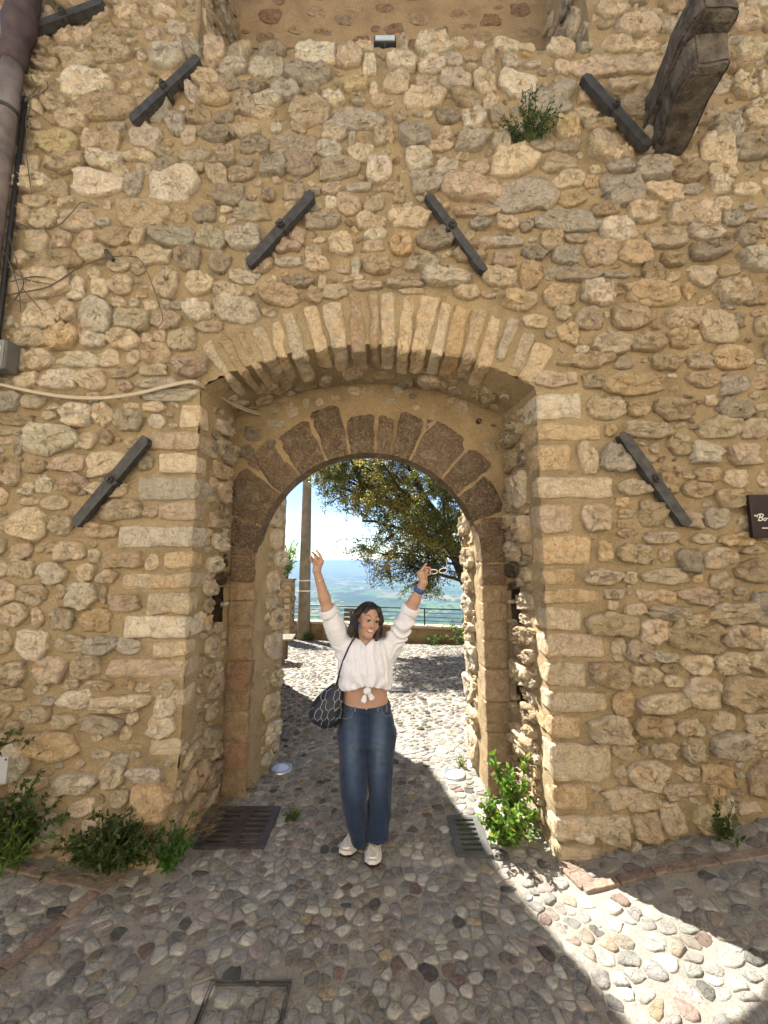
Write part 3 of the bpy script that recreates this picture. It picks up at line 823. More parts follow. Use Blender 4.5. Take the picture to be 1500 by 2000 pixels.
def stone_arrays(lst, K=20, hgt=(0.018, 0.042), jit=0.26, rings=(.94, 1.0, .96, .81, .60, .38, .18), hz=(-1.1, .26, .84, .98, 1.0, 1.0, 1.0), squash=1.0, su=1.0):
    n = len(lst)
    u, v, a, b, rt = (np.array([l[i] for l in lst]) for i in range(5))
    col = np.array([l[5] for l in lst], float)
    th = np.arange(K) * 2 * math.pi / K
    th = th[None] + RNG.uniform(-.15, .15, (n, K))
    e = RNG.uniform(2.4, 5.5, (n, 1))
    R = (np.abs(np.cos(th)) ** e + np.abs(np.sin(th)) ** e) ** (-1 / e)
    for k in (2, 3, 5):
        R *= 1 + RNG.normal(0, 0.055, (n, 1)) * np.cos(k * th + RNG.uniform(0, 6.28, (n, 1)))
    for _ in range(3):       # broken-off corners
        ph = RNG.uniform(0, 6.28, (n, 1)); dcut = RNG.uniform(0.84, 1.15, (n, 1))
        cs = np.cos(th - ph)
        R = np.minimum(R, np.where(cs > 0.15, dcut / np.maximum(cs, .15), 9))
    R *= 1 + RNG.normal(0, 0.055, R.shape)
    size = np.sqrt(a * b)
    H = RNG.uniform(*hgt, n) * np.clip(size / 0.075, 0.55, 1.35)
    m = len(rings) * K + 1
    L = np.zeros((n, m, 3))
    cx = RNG.normal(0, .12, (n, 2))
    for i, (rr, h) in enumerate(zip(rings, hz)):
        x = np.cos(th) * R * rr + cx[:, :1] * (1 - rr); y = np.sin(th) * R * rr + cx[:, 1:] * (1 - rr)
        if i > 1:
            x = x + RNG.normal(0, .035, x.shape); y = y + RNG.normal(0, .035, x.shape)
        L[:, i * K:(i + 1) * K, 0] = x; L[:, i * K:(i + 1) * K, 1] = y
        j = jit if i > 0 else 0.05
        L[:, i * K:(i + 1) * K, 2] = h + RNG.normal(0, j, (n, K)) * (0.6 if i == 1 else 1)
    L[:, -1, :2] = cx; L[:, -1, 2] = hz[-1] + RNG.normal(0, jit, n)
    tilt = RNG.normal(0, 0.22, (n, 2))
    top = (L[..., 2] > 0)
    L[..., 2] += np.where(top, (L[..., :2] * tilt[:, None]).sum(-1), 0)
    L[..., 2] = np.where(top, np.maximum(L[..., 2], 0.05), L[..., 2])
    x = L[..., 0] * a[:, None]; y = L[..., 1] * b[:, None]
    c, s = np.cos(rt)[:, None], np.sin(rt)[:, None]
    U = u[:, None] + (x * c - y * s) * su; Vv = v[:, None] + x * s + y * c
    F4, F3 = [], []
    nr = len(rings)
    for i in range(nr - 1):
        for j in range(K):
            F4.append((i * K + j, i * K + (j + 1) % K, (i + 1) * K + (j + 1) % K, (i + 1) * K + j))
    for j in range(K):
        F3.append(((nr - 1) * K + j, (nr - 1) * K + (j + 1) % K, m - 1))
    col = col * RNG.uniform(0.82, 1.16, (n, 1)) * (1 + RNG.normal(0, .010, (n, 3)))
    return U, Vv, L[..., 2] * H[:, None] * squash, col, np.array(F4), np.array(F3)
ALL = []      # (vertices (m,3), colour, area seen)
FACES = None
def lay(S, lst, weight=1.0, flip=False, **kw):
    global FACES
    if not lst: return
    U, V, H, col, F4, F3 = stone_arrays(lst, **kw)
    p, n = S(U, V)
    # chipped faces: ridges and flat breaks
    q = np.stack([U, V, 0 * U], -1)
    amp = np.clip(np.abs(H).max(1, keepdims=True) / .035, .25, 1.1) * (H > 0.004)
    rd = np.abs(vnoise(q * np.array([13, 19, 1]) + 4.1)) + .5 * np.abs(vnoise(q * np.array([27, 41, 1]) + 9.7))
    H = H + amp * (.0125 * (.5 - rd) * 1.6 + .004 * vnoise(q * 60))
    p = p + n * H[..., None]
    if flip: p = p[:, :, :]
    FACES = (F4, F3)
    for i in range(len(lst)):
        ALL.append((p[i], col[i], lst[i][2] * lst[i][3] * weight, flip))
# corner and arch blocks, listed from the photograph -------------------------------------------------
def px_z(x, y, Y=YF):
    return at_y(x, y, Y)[2]
blocks_used = []
def quoin(x0, x1, y0, y1, side, depth, col, seed):
    """front face from x0 to x1 in the photo; wraps the jamb by depth"""
    xm = (x0 + x1) / 2
    za, zb = px_z(xm, y1), px_z(xm, y0)
    if side > 0:
        a, b = XR - 0.012, at_y(x1, (y0 + y1) / 2, YF)[0]
    else:
        a, b = at_y(x0, (y0 + y1) / 2, YF)[0], XL + 0.012
    yf = YF - float(bulge(np.array(XR if side > 0 else XL), np.array((za + zb) / 2))) - RNG.uniform(.012, .03)
    h = np.array([(b - a) / 2, depth / 2, (zb - za) / 2])
    V, F = rounded_block(h, 0.024, 4, seed, 0.019, 9)
    V = V @ rot('Y', RNG.normal(0, .012)).T
    V += np.array([(a + b) / 2, yf + depth / 2, (za + zb) / 2])
    make('quoin', V, F, M['stone'], gate, np.array(SCOL[col]) * RNG.uniform(.9, 1.12))
    blocks_used.append(((a + b) / 2, (za + zb) / 2, (b - a) / 2, (zb - za) / 2))
    return yf
RQ = [(1052, 1135, 770, 820, 'w'), (1055, 1170, 826, 860, 'o'), (1058, 1115, 868, 920, 'o'), (1060, 1195, 932, 974, 'c'), (1062, 1117, 985, 1040, 'p'), (1062, 1152, 1046, 1104, 'o'),
      (1060, 1122, 1110, 1143, 'o'), (1060, 1168, 1150, 1178, 'o'), (1065, 1133, 1186, 1232, 'c'), (1072, 1180, 1239, 1285, 'p'), (1080, 1143, 1293, 1340, 'c'), (1082, 1181, 1350, 1390, 'c'),
      (1085, 1133, 1397, 1441, 'o'), (1085, 1190, 1450, 1524, 'c'), (1088, 1143, 1531, 1578, 'o'), (1088, 1232, 1588, 1632, 'c'), (1085, 1150, 1640, 1690, 'b')]
for i, (a, b, c, d_, k) in enumerate(RQ):
    quoin(a, b, c, d_, 1, (0.30, 0.17)[i % 2] * RNG.uniform(.85, 1.15), k, i + 1)
LQ = [(352, 388, 790, 836, 'c'), (290, 380, 843, 880, 'p'), (312, 380, 886, 926, 'c'), (272, 380, 931, 976, 'g'), (310, 380, 982, 1016, 'p'), (232, 380, 1026, 1070, 'g'), (320, 385, 1076, 1111, 'o'),
      (242, 375, 1120, 1151, 'c'), (288, 385, 1158, 1200, 'c'), (244, 375, 1203, 1246, 'w'), (298, 380, 1252, 1283, 'c'), (210, 368, 1287, 1325, 'p'), (330, 368, 1345, 1385, 'c'), (290, 366, 1440, 1475, 'c')]
for i, (a, b, c, d_, k) in enumerate(LQ):
    quoin(a, b, c, d_, -1, (0.16, 0.30)[i % 2] * RNG.uniform(.85, 1.15), k, i + 40)
VOU = [(405, 668, 450, 742, 22, 'w'), (437, 660, 478, 733, 22, 'b'), (470, 652, 506, 722, 20, 'p'), (502, 640, 528, 704, 30, 'w'), (537, 630, 553, 697, 25, 'c'), (567, 610, 583, 700, 34, 'w'), (606, 602, 628, 686, 32, 'c'),
       (648, 593, 662, 682, 38, 'w'), (694, 579, 702, 690, 32, 'p'), (728, 574, 732, 680, 21, 'c'), (758, 570, 757, 678, 33, 'w'), (799, 578, 788, 690, 27, 'c'), (840, 578, 818, 688, 40, 'c'), (876, 590, 851, 693, 24, 'w'),
       (904, 596, 882, 698, 36, 'o'), (937, 608, 913, 706, 30, 'c'), (971, 613, 944, 716, 30, 'c'), (1002, 624, 979, 702, 25, 'g'), (1032, 650, 1004, 722, 30, 'w'), (1063, 676, 1030, 746, 46, 'c')]
for i, (x0, y0, x1, y1, w, k) in enumerate(VOU):
    A, B = at_y(x0, y0, YF), at_y(x1, y1, YF)
    A = A + (A - B) * 0.0
    ax = (A - B); L = np.linalg.norm(ax); ax /= L
    wd = w / FPX * YF * 0.92
    dp = RNG.uniform(.26, .38)
    V, F = rounded_block((wd / 2, dp / 2, L / 2), 0.020, 4, i + 90, 0.027, 11)
    V[:, 0] *= 1 + RNG.uniform(-.05, .3) * V[:, 2] / L      # wedge
    ang = math.atan2(ax[0], ax[2]) + RNG.normal(0, .035)
    V = V @ rot('Y', ang).T
    c = (A + B) / 2
    V += np.array([c[0], YF - RNG.uniform(.008, .028) + dp / 2, c[2]])
    make('voussoir', V, F, M['stone'], gate, np.array(SCOL[k]) * np.array((1.0, .95, .88)) * RNG.uniform(.74, 1.06))
    for s in np.linspace(-.45, .45, 4):
        q = c + ax * L * s
        blocks_used.append((q[0], q[2], wd * .55, wd * .6))
# inner arch ring: brown ashlar
def inner_ang(x, y):
    p = at_y(x, y, YI)
    return math.atan2(p[2] - ICZ, p[0] - ICX)
cuts = [(985, 1000), (932, 938), (893, 900), (822, 850), (771, 845), (735, 845), (676, 845), (617, 850), (552, 885), (508, 930), (462, 1010)]
angs = [inner_ang(*c) for c in cuts]
angs = [0.10] + angs + [math.pi - 0.10]
thick = [.24, .30, .40, .42, .40, .33, .34, .46, .40, .42, .40, .27, .22]
for i in range(len(angs) - 1):
    a0, a1 = angs[i] + .012, angs[i + 1] - .012
    nA, nRr = 7, 5
    V, n_ = [], 0
    R0, R1 = IR - .004, IR + thick[i]
    ch = RNG.uniform(-.05, .05)
    for layer in range(2):
        for ia in range(nA):
            for ir in range(nRr):
                t = a0 + (a1 - a0) * ia / (nA - 1); f = ir / (nRr - 1)
                edge = ia in (0, nA - 1) or ir == nRr - 1
                r = R0 + (R1 - R0 + ch * (ia / (nA - 1) - .5) - (.03 if ia in (0, nA - 1) else 0)) * f
                t = t + RNG.normal(0, .006)
                y = (YI - .022 + (.014 if edge else 0) + RNG.normal(0, .004)) if layer == 0 else YR - .01
                V.append((ICX + r * math.cos(t), y, ICZ + r * math.sin(t)))
    F = []
    for layer in range(2):
        b0 = layer * nA * nRr
        for ia in range(nA - 1):
            for ir in range(nRr - 1):
                q = (b0 + ia * nRr + ir, b0 + ia * nRr + ir + 1, b0 + (ia + 1) * nRr + ir + 1, b0 + (ia + 1) * nRr + ir)
                F.append(q if layer else q[::-1])
    ringv = [ia * nRr for ia in range(nA)] + [(nA - 1) * nRr + ir for ir in range(1, nRr)] + [ia * nRr + nRr - 1 for ia in range(nA - 2, -1, -1)] + [ir for ir in range(nRr - 2, 0, -1)]
    for j in range(len(ringv)):
        p_, q_ = ringv[j], ringv[(j + 1) % len(ringv)]
        F.append((p_, q_, q_ + nA * nRr, p_ + nA * nRr))
    V = np.array(V)
    V += 0.004 * np.stack([fbm(V * 14, 2), fbm(V * 14 + 4, 2), fbm(V * 14 + 8, 2)], 1)
    make('arch_block', V, F, M['brown_stone'], gate, np.array((.195, .14, .095)) * RNG.uniform(.72, 1.2))
# pier ashlar under the inner arch
def pier(x0, x1, ys, cols, seed, xin):
    for i in range(len(ys) - 1):
        za, zb = px_z(500 if x0 < 0 else 960, ys[i + 1], YI), px_z(500 if x0 < 0 else 960, ys[i], YI)
        a, b = (x0, xin) if x0 < 0 else (xin, x1)
        h = np.array([(b - a) / 2, .115, (zb - za) / 2 - .004])
        V, F = rounded_block(h, 0.012, 4, seed + i, 0.008, 10)
        V += np.array([(a + b) / 2 + (.008 if x0 < 0 else -.008), YI - .014 + .115, (za + zb) / 2])
        make('pier_block', V, F, M['brown_stone' if cols[i] in 'B' else 'stone'], gate, np.array({'B': (.26, .175, .11), 'r': (.42, .27, .18), 'c': (.48, .36, .235), 't': (.42, .31, .19)}[cols[i]]) * RNG.uniform(.9, 1.1))
pier(-1.30, 0, [1010, 1055, 1086, 1137, 1173, 1224, 1290, 1352, 1391, 1447, 1500, 1562], 'BBBtttrttrt'[:11], 200, -1.10)
pier(1, 1.03, [1010, 1055, 1100, 1145, 1177, 1213, 1250, 1306, 1370, 1430, 1490, 1570], 'BBBttttcttt'[:11], 230, 0.83)

# the front wall ------------------------------------------------------------------------------------
def ok_front(u, v):
    ok = ~((u > XL - .02) & (u < XR + .02) & (v < z_arch(np.clip(u, XL, XR)) + .03))
    ok &= ~((u > LX0 - .03) & (u < LX1 + .03) & (v > LZ - .02))
    return ok & (v > -.02)
pk = Pack(-4.6, 4.6, -.05, 7.2, ok=ok_front)
for (cx, cz, a, b) in blocks_used:
    q = pk._cells(cx, cz, a, b, 0, .012)
    if q: pk.occ[q[0]] |= q[1]
for (x, z, a, b, c) in read_stones():
    inside_gate = XL - .02 < x < XR + .02 and z < float(z_arch(np.array(x)))
    if inside_gate or (LX0 < x < LX1 and z > LZ + .05): continue
    hit = any(abs(x - q[0]) < q[2] * .8 and abs(z - q[1]) < q[3] * .8 for q in blocks_used)
    if hit: continue
    pk.put(x, z, a, b, RNG.normal(0, .05), c, .004, force=True)
n_read = len(pk.out)
mix = [SCOL[k] for k in 'cccccwwwggpobbd']
pk.fill((.16, .13, .11, .09), mix, .009, 900, (1.3, 2.1), .10)
pk.fill((.07, .055, .042), mix, .007, 3000, (1.2, 2.2), .25)
pk.fill((.032, .024), mix, .006, 3000, (1.1, 2.2), .5)
lay(S_front, pk.out, hgt=(0.024, 0.048), jit=.14)
# reveals (u runs 0..1 over 0.65 m, so sizes along u are divided)
def lay_strip(S, length, v0, v1, ok, sizes, tries, cols, weight, gap=.012, flat=(1.1, 1.9), flip=False, pre=(), hgt=(.014, .034), u0=0.03, u1=0.97, soot=None):
    p = Pack(0, length, v0, v1, ok=(lambda u, v: ok(u / length, v)) if ok else None)
    for q in pre:
        p.put(*q, force=True)
    for s, t in zip(sizes, tries):
        p.fill((s,), cols, gap, t, flat, .12)
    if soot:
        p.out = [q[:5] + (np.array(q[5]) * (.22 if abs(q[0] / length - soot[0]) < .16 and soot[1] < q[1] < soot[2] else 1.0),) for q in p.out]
    lay(lambda u, v: S(u / length, v), p.out, weight, flip, hgt=hgt)
warm = [SCOL[k] for k in 'ccccobbpwdo']
LS, LT = (.13, .11, .09, .07, .055, .04, .028), (300, 500, 700, 900, 1100, 1100, 900)
def ok_lr(u, v):
    return (v < 3.05) & (u < .93) & ~((np.abs(u - .69) < .14) & (np.abs(v - 1.515) < .11)) & ((u > .26) | (v < .62))
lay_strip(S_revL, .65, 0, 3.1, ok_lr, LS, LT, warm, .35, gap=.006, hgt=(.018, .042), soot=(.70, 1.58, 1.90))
def ok_rr(u, v):
    return (v < 3.05) & (u < .95) & ((u > .24)) & ~((np.abs(u - .76) < .09) & (np.abs(v - 1.49) < .12)) & ~((np.abs(u - .75) < .08) & (np.abs(v - 0.82) < .07))
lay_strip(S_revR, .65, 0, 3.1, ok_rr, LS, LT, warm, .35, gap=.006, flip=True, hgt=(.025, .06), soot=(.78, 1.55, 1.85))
lay_strip(S_pasL, .65, .02, 2.9, lambda u, v: u > .36, (.15, .12, .10, .08, .06, .045, .03), LT, [SCOL[k] for k in 'wwccco'], .3, gap=.008)
lay_strip(S_pasR, .65, .02, 2.9, lambda u, v: u > .36, (.15, .12, .10, .08, .06, .045, .03), LT, [SCOL[k] for k in 'wcccoc'], .3, gap=.008, flip=True)
# soffit
p = Pack(XL + .06, XR - .06, 0, .65, ok=lambda u, v: (v > .26))
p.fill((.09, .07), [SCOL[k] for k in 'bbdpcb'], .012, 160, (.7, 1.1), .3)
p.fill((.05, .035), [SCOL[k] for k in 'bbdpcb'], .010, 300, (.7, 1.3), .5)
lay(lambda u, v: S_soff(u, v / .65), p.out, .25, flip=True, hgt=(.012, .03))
# inner wall: few stones show through the render
inn = []
for ox, oy, sc_, txt in ((380, 680, 3.947, "450 665 140 120 d,405 800 120 120 d,590 725 90 55 d,620 470 100 90 b,755 480 100 130 p,630 580 150 70 g,1090 385 80 50 c,965 415 70 70 c,1340 325 90 90 p,1230 330 100 80 c,860 430 60 90 c"),
                         (740, 680, 3.947, "85 400 120 60 g,150 320 90 70 g,645 455 95 110 c,855 770 110 100 b,410 455 90 40 o,830 900 90 40 c,290 460 80 50 c,560 400 60 60 b,1000 470 60 60 b,260 370 50 50 d,880 600 50 30 d,960 620 50 60 b")):
    for t in txt.split(','):
        x, y, w, h, c = t.split()
        x, y, w, h = (float(k) / sc_ for k in (x, y, w, h))
        q = at_y(ox + x, oy + y, YI)
        sc2 = YI / FPX
        inn.append((q[0], q[2], w / 2 * sc2, h / 2 * sc2, RNG.normal(0, .2), np.array(SCOL[c]) * (.6 if c == 'd' else .85)))
lay(S_inner, inn, .4, hgt=(.008, .016), jit=.15)
# wall behind the ledge: plaster with brown rubble showing
p = Pack(LX0 + .05, LX1 - .05, LZ, 7.9)
p.fill((.10, .08, .06, .045), [(.30, .20, .12), (.36, .25, .15), (.42, .32, .2)], .035, 320, (1.2, 2.0), .2)
lay(S_back, p.out, .3, hgt=(.004, .012), squash=.8)
for S, fl in ((S_flankL, False), (S_flankR, True)):
    lay_strip(S, .63, LZ - .05, 7.2, None, (.14, .10, .07, .05), (60, 120, 200, 200), [SCOL[k] for k in 'cbbdcg'], .3, flip=fl)
# rough stones along the ledge
led = [(x, RNG.uniform(.05, .14), RNG.uniform(.05, .12), RNG.uniform(.04, .07), 0, SCOL['cwgwc'[RNG.integers(5)]]) for x in np.arange(LX0 + .05, LX1, .17)]
lay(lambda u, v: S_ledge(u, v / .63), led, .2, hgt=(.03, .06))
# the 300 largest in view are stones of their own, the others one mass
order = sorted(range(len(ALL)), key=lambda i: -(ALL[i][2] if abs(ALL[i][0][:, 0].mean()) < 2.75 and ALL[i][0][:, 2].mean() < 6.4 else 0))
F4, F3 = FACES
def fl_(F, fl): return F[:, ::-1] if fl else F
for i in order[:300]:
    v_, c_, w_, fl = ALL[i]
    make('stone', v_, [fl_(F4, fl), fl_(F3, fl)], M['stone'], gate, c_)
restA = [ALL[i] for i in order[300:] if not ALL[i][3]]; restB = [ALL[i] for i in order[300:] if ALL[i][3]]
VA, FA = joined(np.array([r[0] for r in restA]), F4, F3)
VBb, FB = joined(np.array([r[0] for r in restB]), F4[:, ::-1], F3[:, ::-1])
tag(make('small_stones', np.concatenate([VA, VBb]), [np.concatenate([FA[0], FB[0] + len(VA)]), np.concatenate([FA[1], FB[1] + len(VA)])], M['stone'], gate,
     np.repeat(np.array([r[1] for r in restA] + [r[1] for r in restB]), len(ALL[0][0]), 0)), kind='stuff')
print('stones', len(ALL), 'read', n_read)
# ================================================================== terrace, houses, plain
M['plaster'] = mat_mortar('warm_plaster', (0.84, 0.765, 0.645), 0.9, 0.4)
M['timber'] = simple('weathered_timber', (0.10, 0.085, 0.065), 0.85, var=0.5, vscale=20, bumps=((45, .004),))
M['grey_timber'] = simple('grey_bench_timber', (0.16, 0.135, 0.10), 0.8, var=0.4, vscale=30, bumps=((60, .003),))
M['dark_metal'] = simple('dark_painted_iron', (0.030, 0.033, 0.034), 0.45, var=0.35, vscale=30, bumps=((120, .001),), spec=.4)
M['rail'] = simple('black_railing_paint', (0.02, 0.02, 0.022), 0.4, bumps=())
M['concrete'] = simple('pole_concrete', (0.20, 0.175, 0.135), 0.9, var=0.3, vscale=6, bumps=((80, .003),))
M['white_paint'] = simple('white_paint', (0.75, 0.74, 0.70), 0.6, var=.1, bumps=())
M['tile'] = simple('terracotta_tile', (0.42, 0.20, 0.11), 0.9, var=.4, vscale=8, bumps=((30, .01),))
M['glass'] = simple('window_glass', (0.03, 0.04, 0.05), 0.08, var=.05, bumps=(), spec=.6)
M['shutter'] = simple('brown_shutter', (0.16, 0.09, 0.05), 0.6, var=.2, bumps=())
M['attr'] = simple('coloured', (1, 1, 1), 0.8, var=.15, vscale=30, bumps=((90, .002),), attr=True)
# unseen house behind the camera, added to bounce sun onto the gate
hs = thing('bounce_house', 'unseen pale plastered house added across the street to bounce sun onto the gate', 'house', (0, -3.4, 0))
hs.location = (0, 0, 0)
mb = MB(); mb.box((-11, -10.8, -.6), (11, -3.4, 8.2)); mb.build('wall', M['plaster'], hs)
mb = MB(); mb.add([(-11.4, -11.2, 8.2), (11.4, -11.2, 8.2), (11.4, -2.9, 8.2), (-11.4, -2.9, 8.2), (-11.4, -7.1, 10.0), (11.4, -7.1, 10.0)],
       [(0, 1, 5, 4), (2, 3, 4, 5), (0, 4, 3), (1, 2, 5), (0, 3, 2, 1)]); mb.build('roof', M['tile'], hs)
for x in (-8, -4.6, 1.2, 4.6, 8):
    for z in (1.2, 4.2):
        w = MB().box((x - .55, -3.42, z), (x + .55, -3.35, z + 1.5), bev=.01).build('window', M['white_paint'], hs)
        MB().box((x - .45, -3.36, z + .1), (x + .45, -3.34, z + 1.4)).build('pane', M['glass'], w)
        for s in (-1, 1):
            MB().box((x + s * .58, -3.4, z), (x + s * 1.1, -3.35, z + 1.5)).build('shutter', M['shutter'], w)
dr = MB().box((-2.1, -3.42, 0), (-.9, -3.33, 2.3), bev=.01).build('door', M['shutter'], hs)
MB().tube([(-1.05, -3.3, 1.05), (-1.05, -3.27, 1.05), (-1.15, -3.27, 1.05)], .012).build('handle', M['dark_metal'], dr)
# unseen building added on the left, roof line shaped to the passage's shadow edge
bl = thing('lean_to_occluder', 'unseen stone lean-to added behind the gatehouse, shaped to shade the passage', 'building', (-3.4, 5.3, 0))
bl.location = (0, 0, 0)
xe, ys_, ye = -1.62, 4.06, 6.48
zr = lambda y: (4.05 + .70 * (6.5 - y)) if y > 5.69 else 4.617 + 1.45 * (5.69 - y)
prof = [(ys_, -.4), (ye, -.4), (ye, zr(ye)), (5.69, zr(5.69)), (ys_, zr(ys_))]
V = [(xe, y, z) for y, z in prof] + [(-5.0, y, z) for y, z in prof]
F = [(0, 1, 2, 3, 4), (9, 8, 7, 6, 5)] + [(i, i + 5, (i + 1) % 5 + 5, (i + 1) % 5) for i in range(5)]
make('wall', V, F, M['mortar'], bl)
y2 = ye + .10
for ya, yb in ((ys_ + .01, 5.69), (5.69, y2)):
    c4 = [(xe + .004, ya), (-5, ya), (-5, yb), (xe + .004, yb)]
    V = [(x_, y_, zr(y_) + .004) for x_, y_ in c4] + [(x_, y_, zr(y_) + .10) for x_, y_ in c4]
    make('roof', V, [(0, 1, 2, 3), (7, 6, 5, 4), (0, 3, 7, 4), (1, 5, 6, 2), (2, 6, 7, 3), (0, 4, 5, 1)], M['tile'], bl)
# unseen house on the right, added as one more sun reflector
h2 = thing('bounce_house', 'unseen cream plastered house added on the right to bounce sun', 'house', (7, -1, 0))
h2.location = (0, 0, 0)
MB().box((4.9, -3.3, -.5), (9.5, 1.6, 7.8)).build('wall', M['plaster'], h2)
MB().add([(4.5, -3.35, 7.8), (9.9, -3.35, 7.8), (9.9, 2.0, 7.8), (4.5, 2.0, 7.8), (7.2, -3.35, 9.3), (7.2, 2.0, 9.3)], [(3, 0, 4, 5), (1, 2, 5, 4), (0, 1, 4), (2, 3, 5), (0, 3, 2, 1)]).build('roof', M['tile'], h2)
for z in (1.3, 4.5):
    w = MB().box((4.84, -1.6, z), (4.9, -.6, z + 1.4), bev=.01).build('window', M['white_paint'], h2)
    MB().box((4.83, -1.5, z + .1), (4.85, -.7, z + 1.3)).build('pane', M['glass'], w)
# parapet with railing
PA, PB = np.array([-3.6, 12.25]), np.array([6.0, 9.75])
pd = PB - PA; PL = np.linalg.norm(pd); pd /= PL; pn = np.array([pd[1], -pd[0]])
M['parapet'] = mat_mortar('stained_parapet', (0.30, 0.22, 0.12), .4)
def along(s, off=0.0, z=0.0):
    q = PA + pd * s + pn * off
    return np.array([q[0], q[1], z])
par = thing('parapet_wall', 'low stained ochre parapet wall at the far edge of the terrace', 'wall', along(PL / 2, 0, -.35))
par.location = (0, 0, 0)
ns = 120
ss = np.linspace(0, PL, ns); rows = [(.17, -.6), (.17, -.10), (.165, .055), (.0, .07), (-.165, .055), (-.17, -.6)]
V = np.array([[along(s, o, z) for (o, z) in rows] for s in ss])
V += 0.02 * np.stack([fbm(V * 3, 3), fbm(V * 3 + 8, 3), .5 * fbm(V * 3 + 4, 3)], -1)
make('wall', V.reshape(-1, 3), grid_faces(ns, 6), M['parapet'], par, smooth=True)
for i in range(26):       # coping stones
    s0, s1 = i * PL / 26 + .006, (i + 1) * PL / 26 - .006
    Vb, Fb = rounded_block(((s1 - s0) / 2, .19, .035), .012, 2, i + 300, .01, 8)
    Vb = Vb @ rot('Z', math.atan2(pd[1], pd[0])).T + along((s0 + s1) / 2, 0, .095)
    make('coping_stone', Vb, Fb, M['stone'], par, np.array((.50, .42, .30)) * RNG.uniform(.85, 1.1))
rl = thing('metal_railing', 'thin black metal railing with horizontal bars on the parapet', 'railing', along(PL / 2, 0, .12))
rl.location = (0, 0, 0)
ZT = .56
MB().tube([along(0, 0, ZT), along(PL, 0, ZT)], .017, 8).build('top_rail', M['rail'], rl)
for z in (.24, .34, .45):
    MB().tube([along(0, 0, z), along(PL, 0, z)], .008, 6).build('bar', M['rail'], rl)
for s in np.arange(.5, PL, 1.45):
    MB().box(along(s, 0, .11) - .017, along(s, 0, ZT) + .017).build('post', M['rail'], rl)
# utility pole
pole = thing('utility_pole', 'tapering grey concrete utility pole with two white bands', 'pole', (-2.27, 11.6, -.35))
pz = np.linspace(0, 7.6, 24); pr = .185 - .0125 * pz
V, F = tube(np.stack([0 * pz, 0 * pz, pz], 1), pr, 20)
make('shaft', V, F, M['concrete'], pole, smooth=True)
for z in (1.33, 1.62):
    V, F = tube([(0, 0, z), (0, 0, z + .035)], .185 - .0125 * z + .004, 20)
    make('band', V, F, M['white_paint'], pole)
# pillar with oleander
pil = thing('stone_pillar', 'square rubble stone pillar standing beside the concrete pole', 'pillar', (-2.70, 11.2, -.36))
Vb, Fb = rounded_block((.20, .20, .83), .03, 8, 401, .02, 5)
make('core', Vb + np.array([0, 0, .83]), Fb, M['parapet'], pil)
for i in range(9):
    for j, (fx, fy) in enumerate(((-.08, -.20), (.09, -.20), (.20, -.07), (.20, .09))):
        Vb, Fb = rounded_block((.075, .03, .06) if j < 2 else (.03, .075, .06), .02, 2, i * 5 + j, .012, 12)
        make('stone', Vb + np.array([fx + RNG.normal(0, .01), fy, .14 + i * .17 + RNG.normal(0, .015)]), Fb, M['stone'], pil, np.array(SCOL['bdcb'[(i + j) % 4]]) * .8)
MB().box((-.23, -.23, 1.66), (.23, .23, 1.72), bev=.015).build('cap', M['concrete'], pil)
# benches
def bench(name, label, loc, rz, back, L=.8):
    t = thing(name, label, 'bench', loc, rz=rz)
    for i in range(4):
        y = -.21 + i * .14
        MB().box((-L, y - .06, .42), (L, y + .06, .455), bev=.006).build('slat', M['grey_timber'], t)
    for x in (.18 - L, L - .18):
        for y in (-.19, .19):
            MB().box((x - .045, y - .035, 0), (x + .045, y + .035, .42), bev=.006).build('leg', M['timber'], t)
        MB().box((x - .03, -.2, .36), (x + .03, .2, .418)).build('crossbar', M['timber'], t)
    if back:
        for x in (.18 - L, L - .18):
            MB().box((x - .03, .22, .3), (x + .03, .27, .86), bev=.005).build('back_post', M['timber'], t)
        for z in (.58, .70, .82):
            MB().box((-L, .18, z - .045), (L, .215, z + .045), bev=.005).build('back_slat', M['timber'], t)
    return t
bench('wooden_bench', 'backless grey wooden bench half hidden by the left passage wall', (-2.50, 7.72, float(ground_z(-2.5, 7.7)) + .01), 0.10, False)
bench('wooden_bench', 'dark wooden bench with slatted back in front of the railing', (-.62, 10.7, float(ground_z(-.4, 10.7)) + .01), math.pi + math.atan2(pd[1], pd[0]) - math.pi, True, .52)
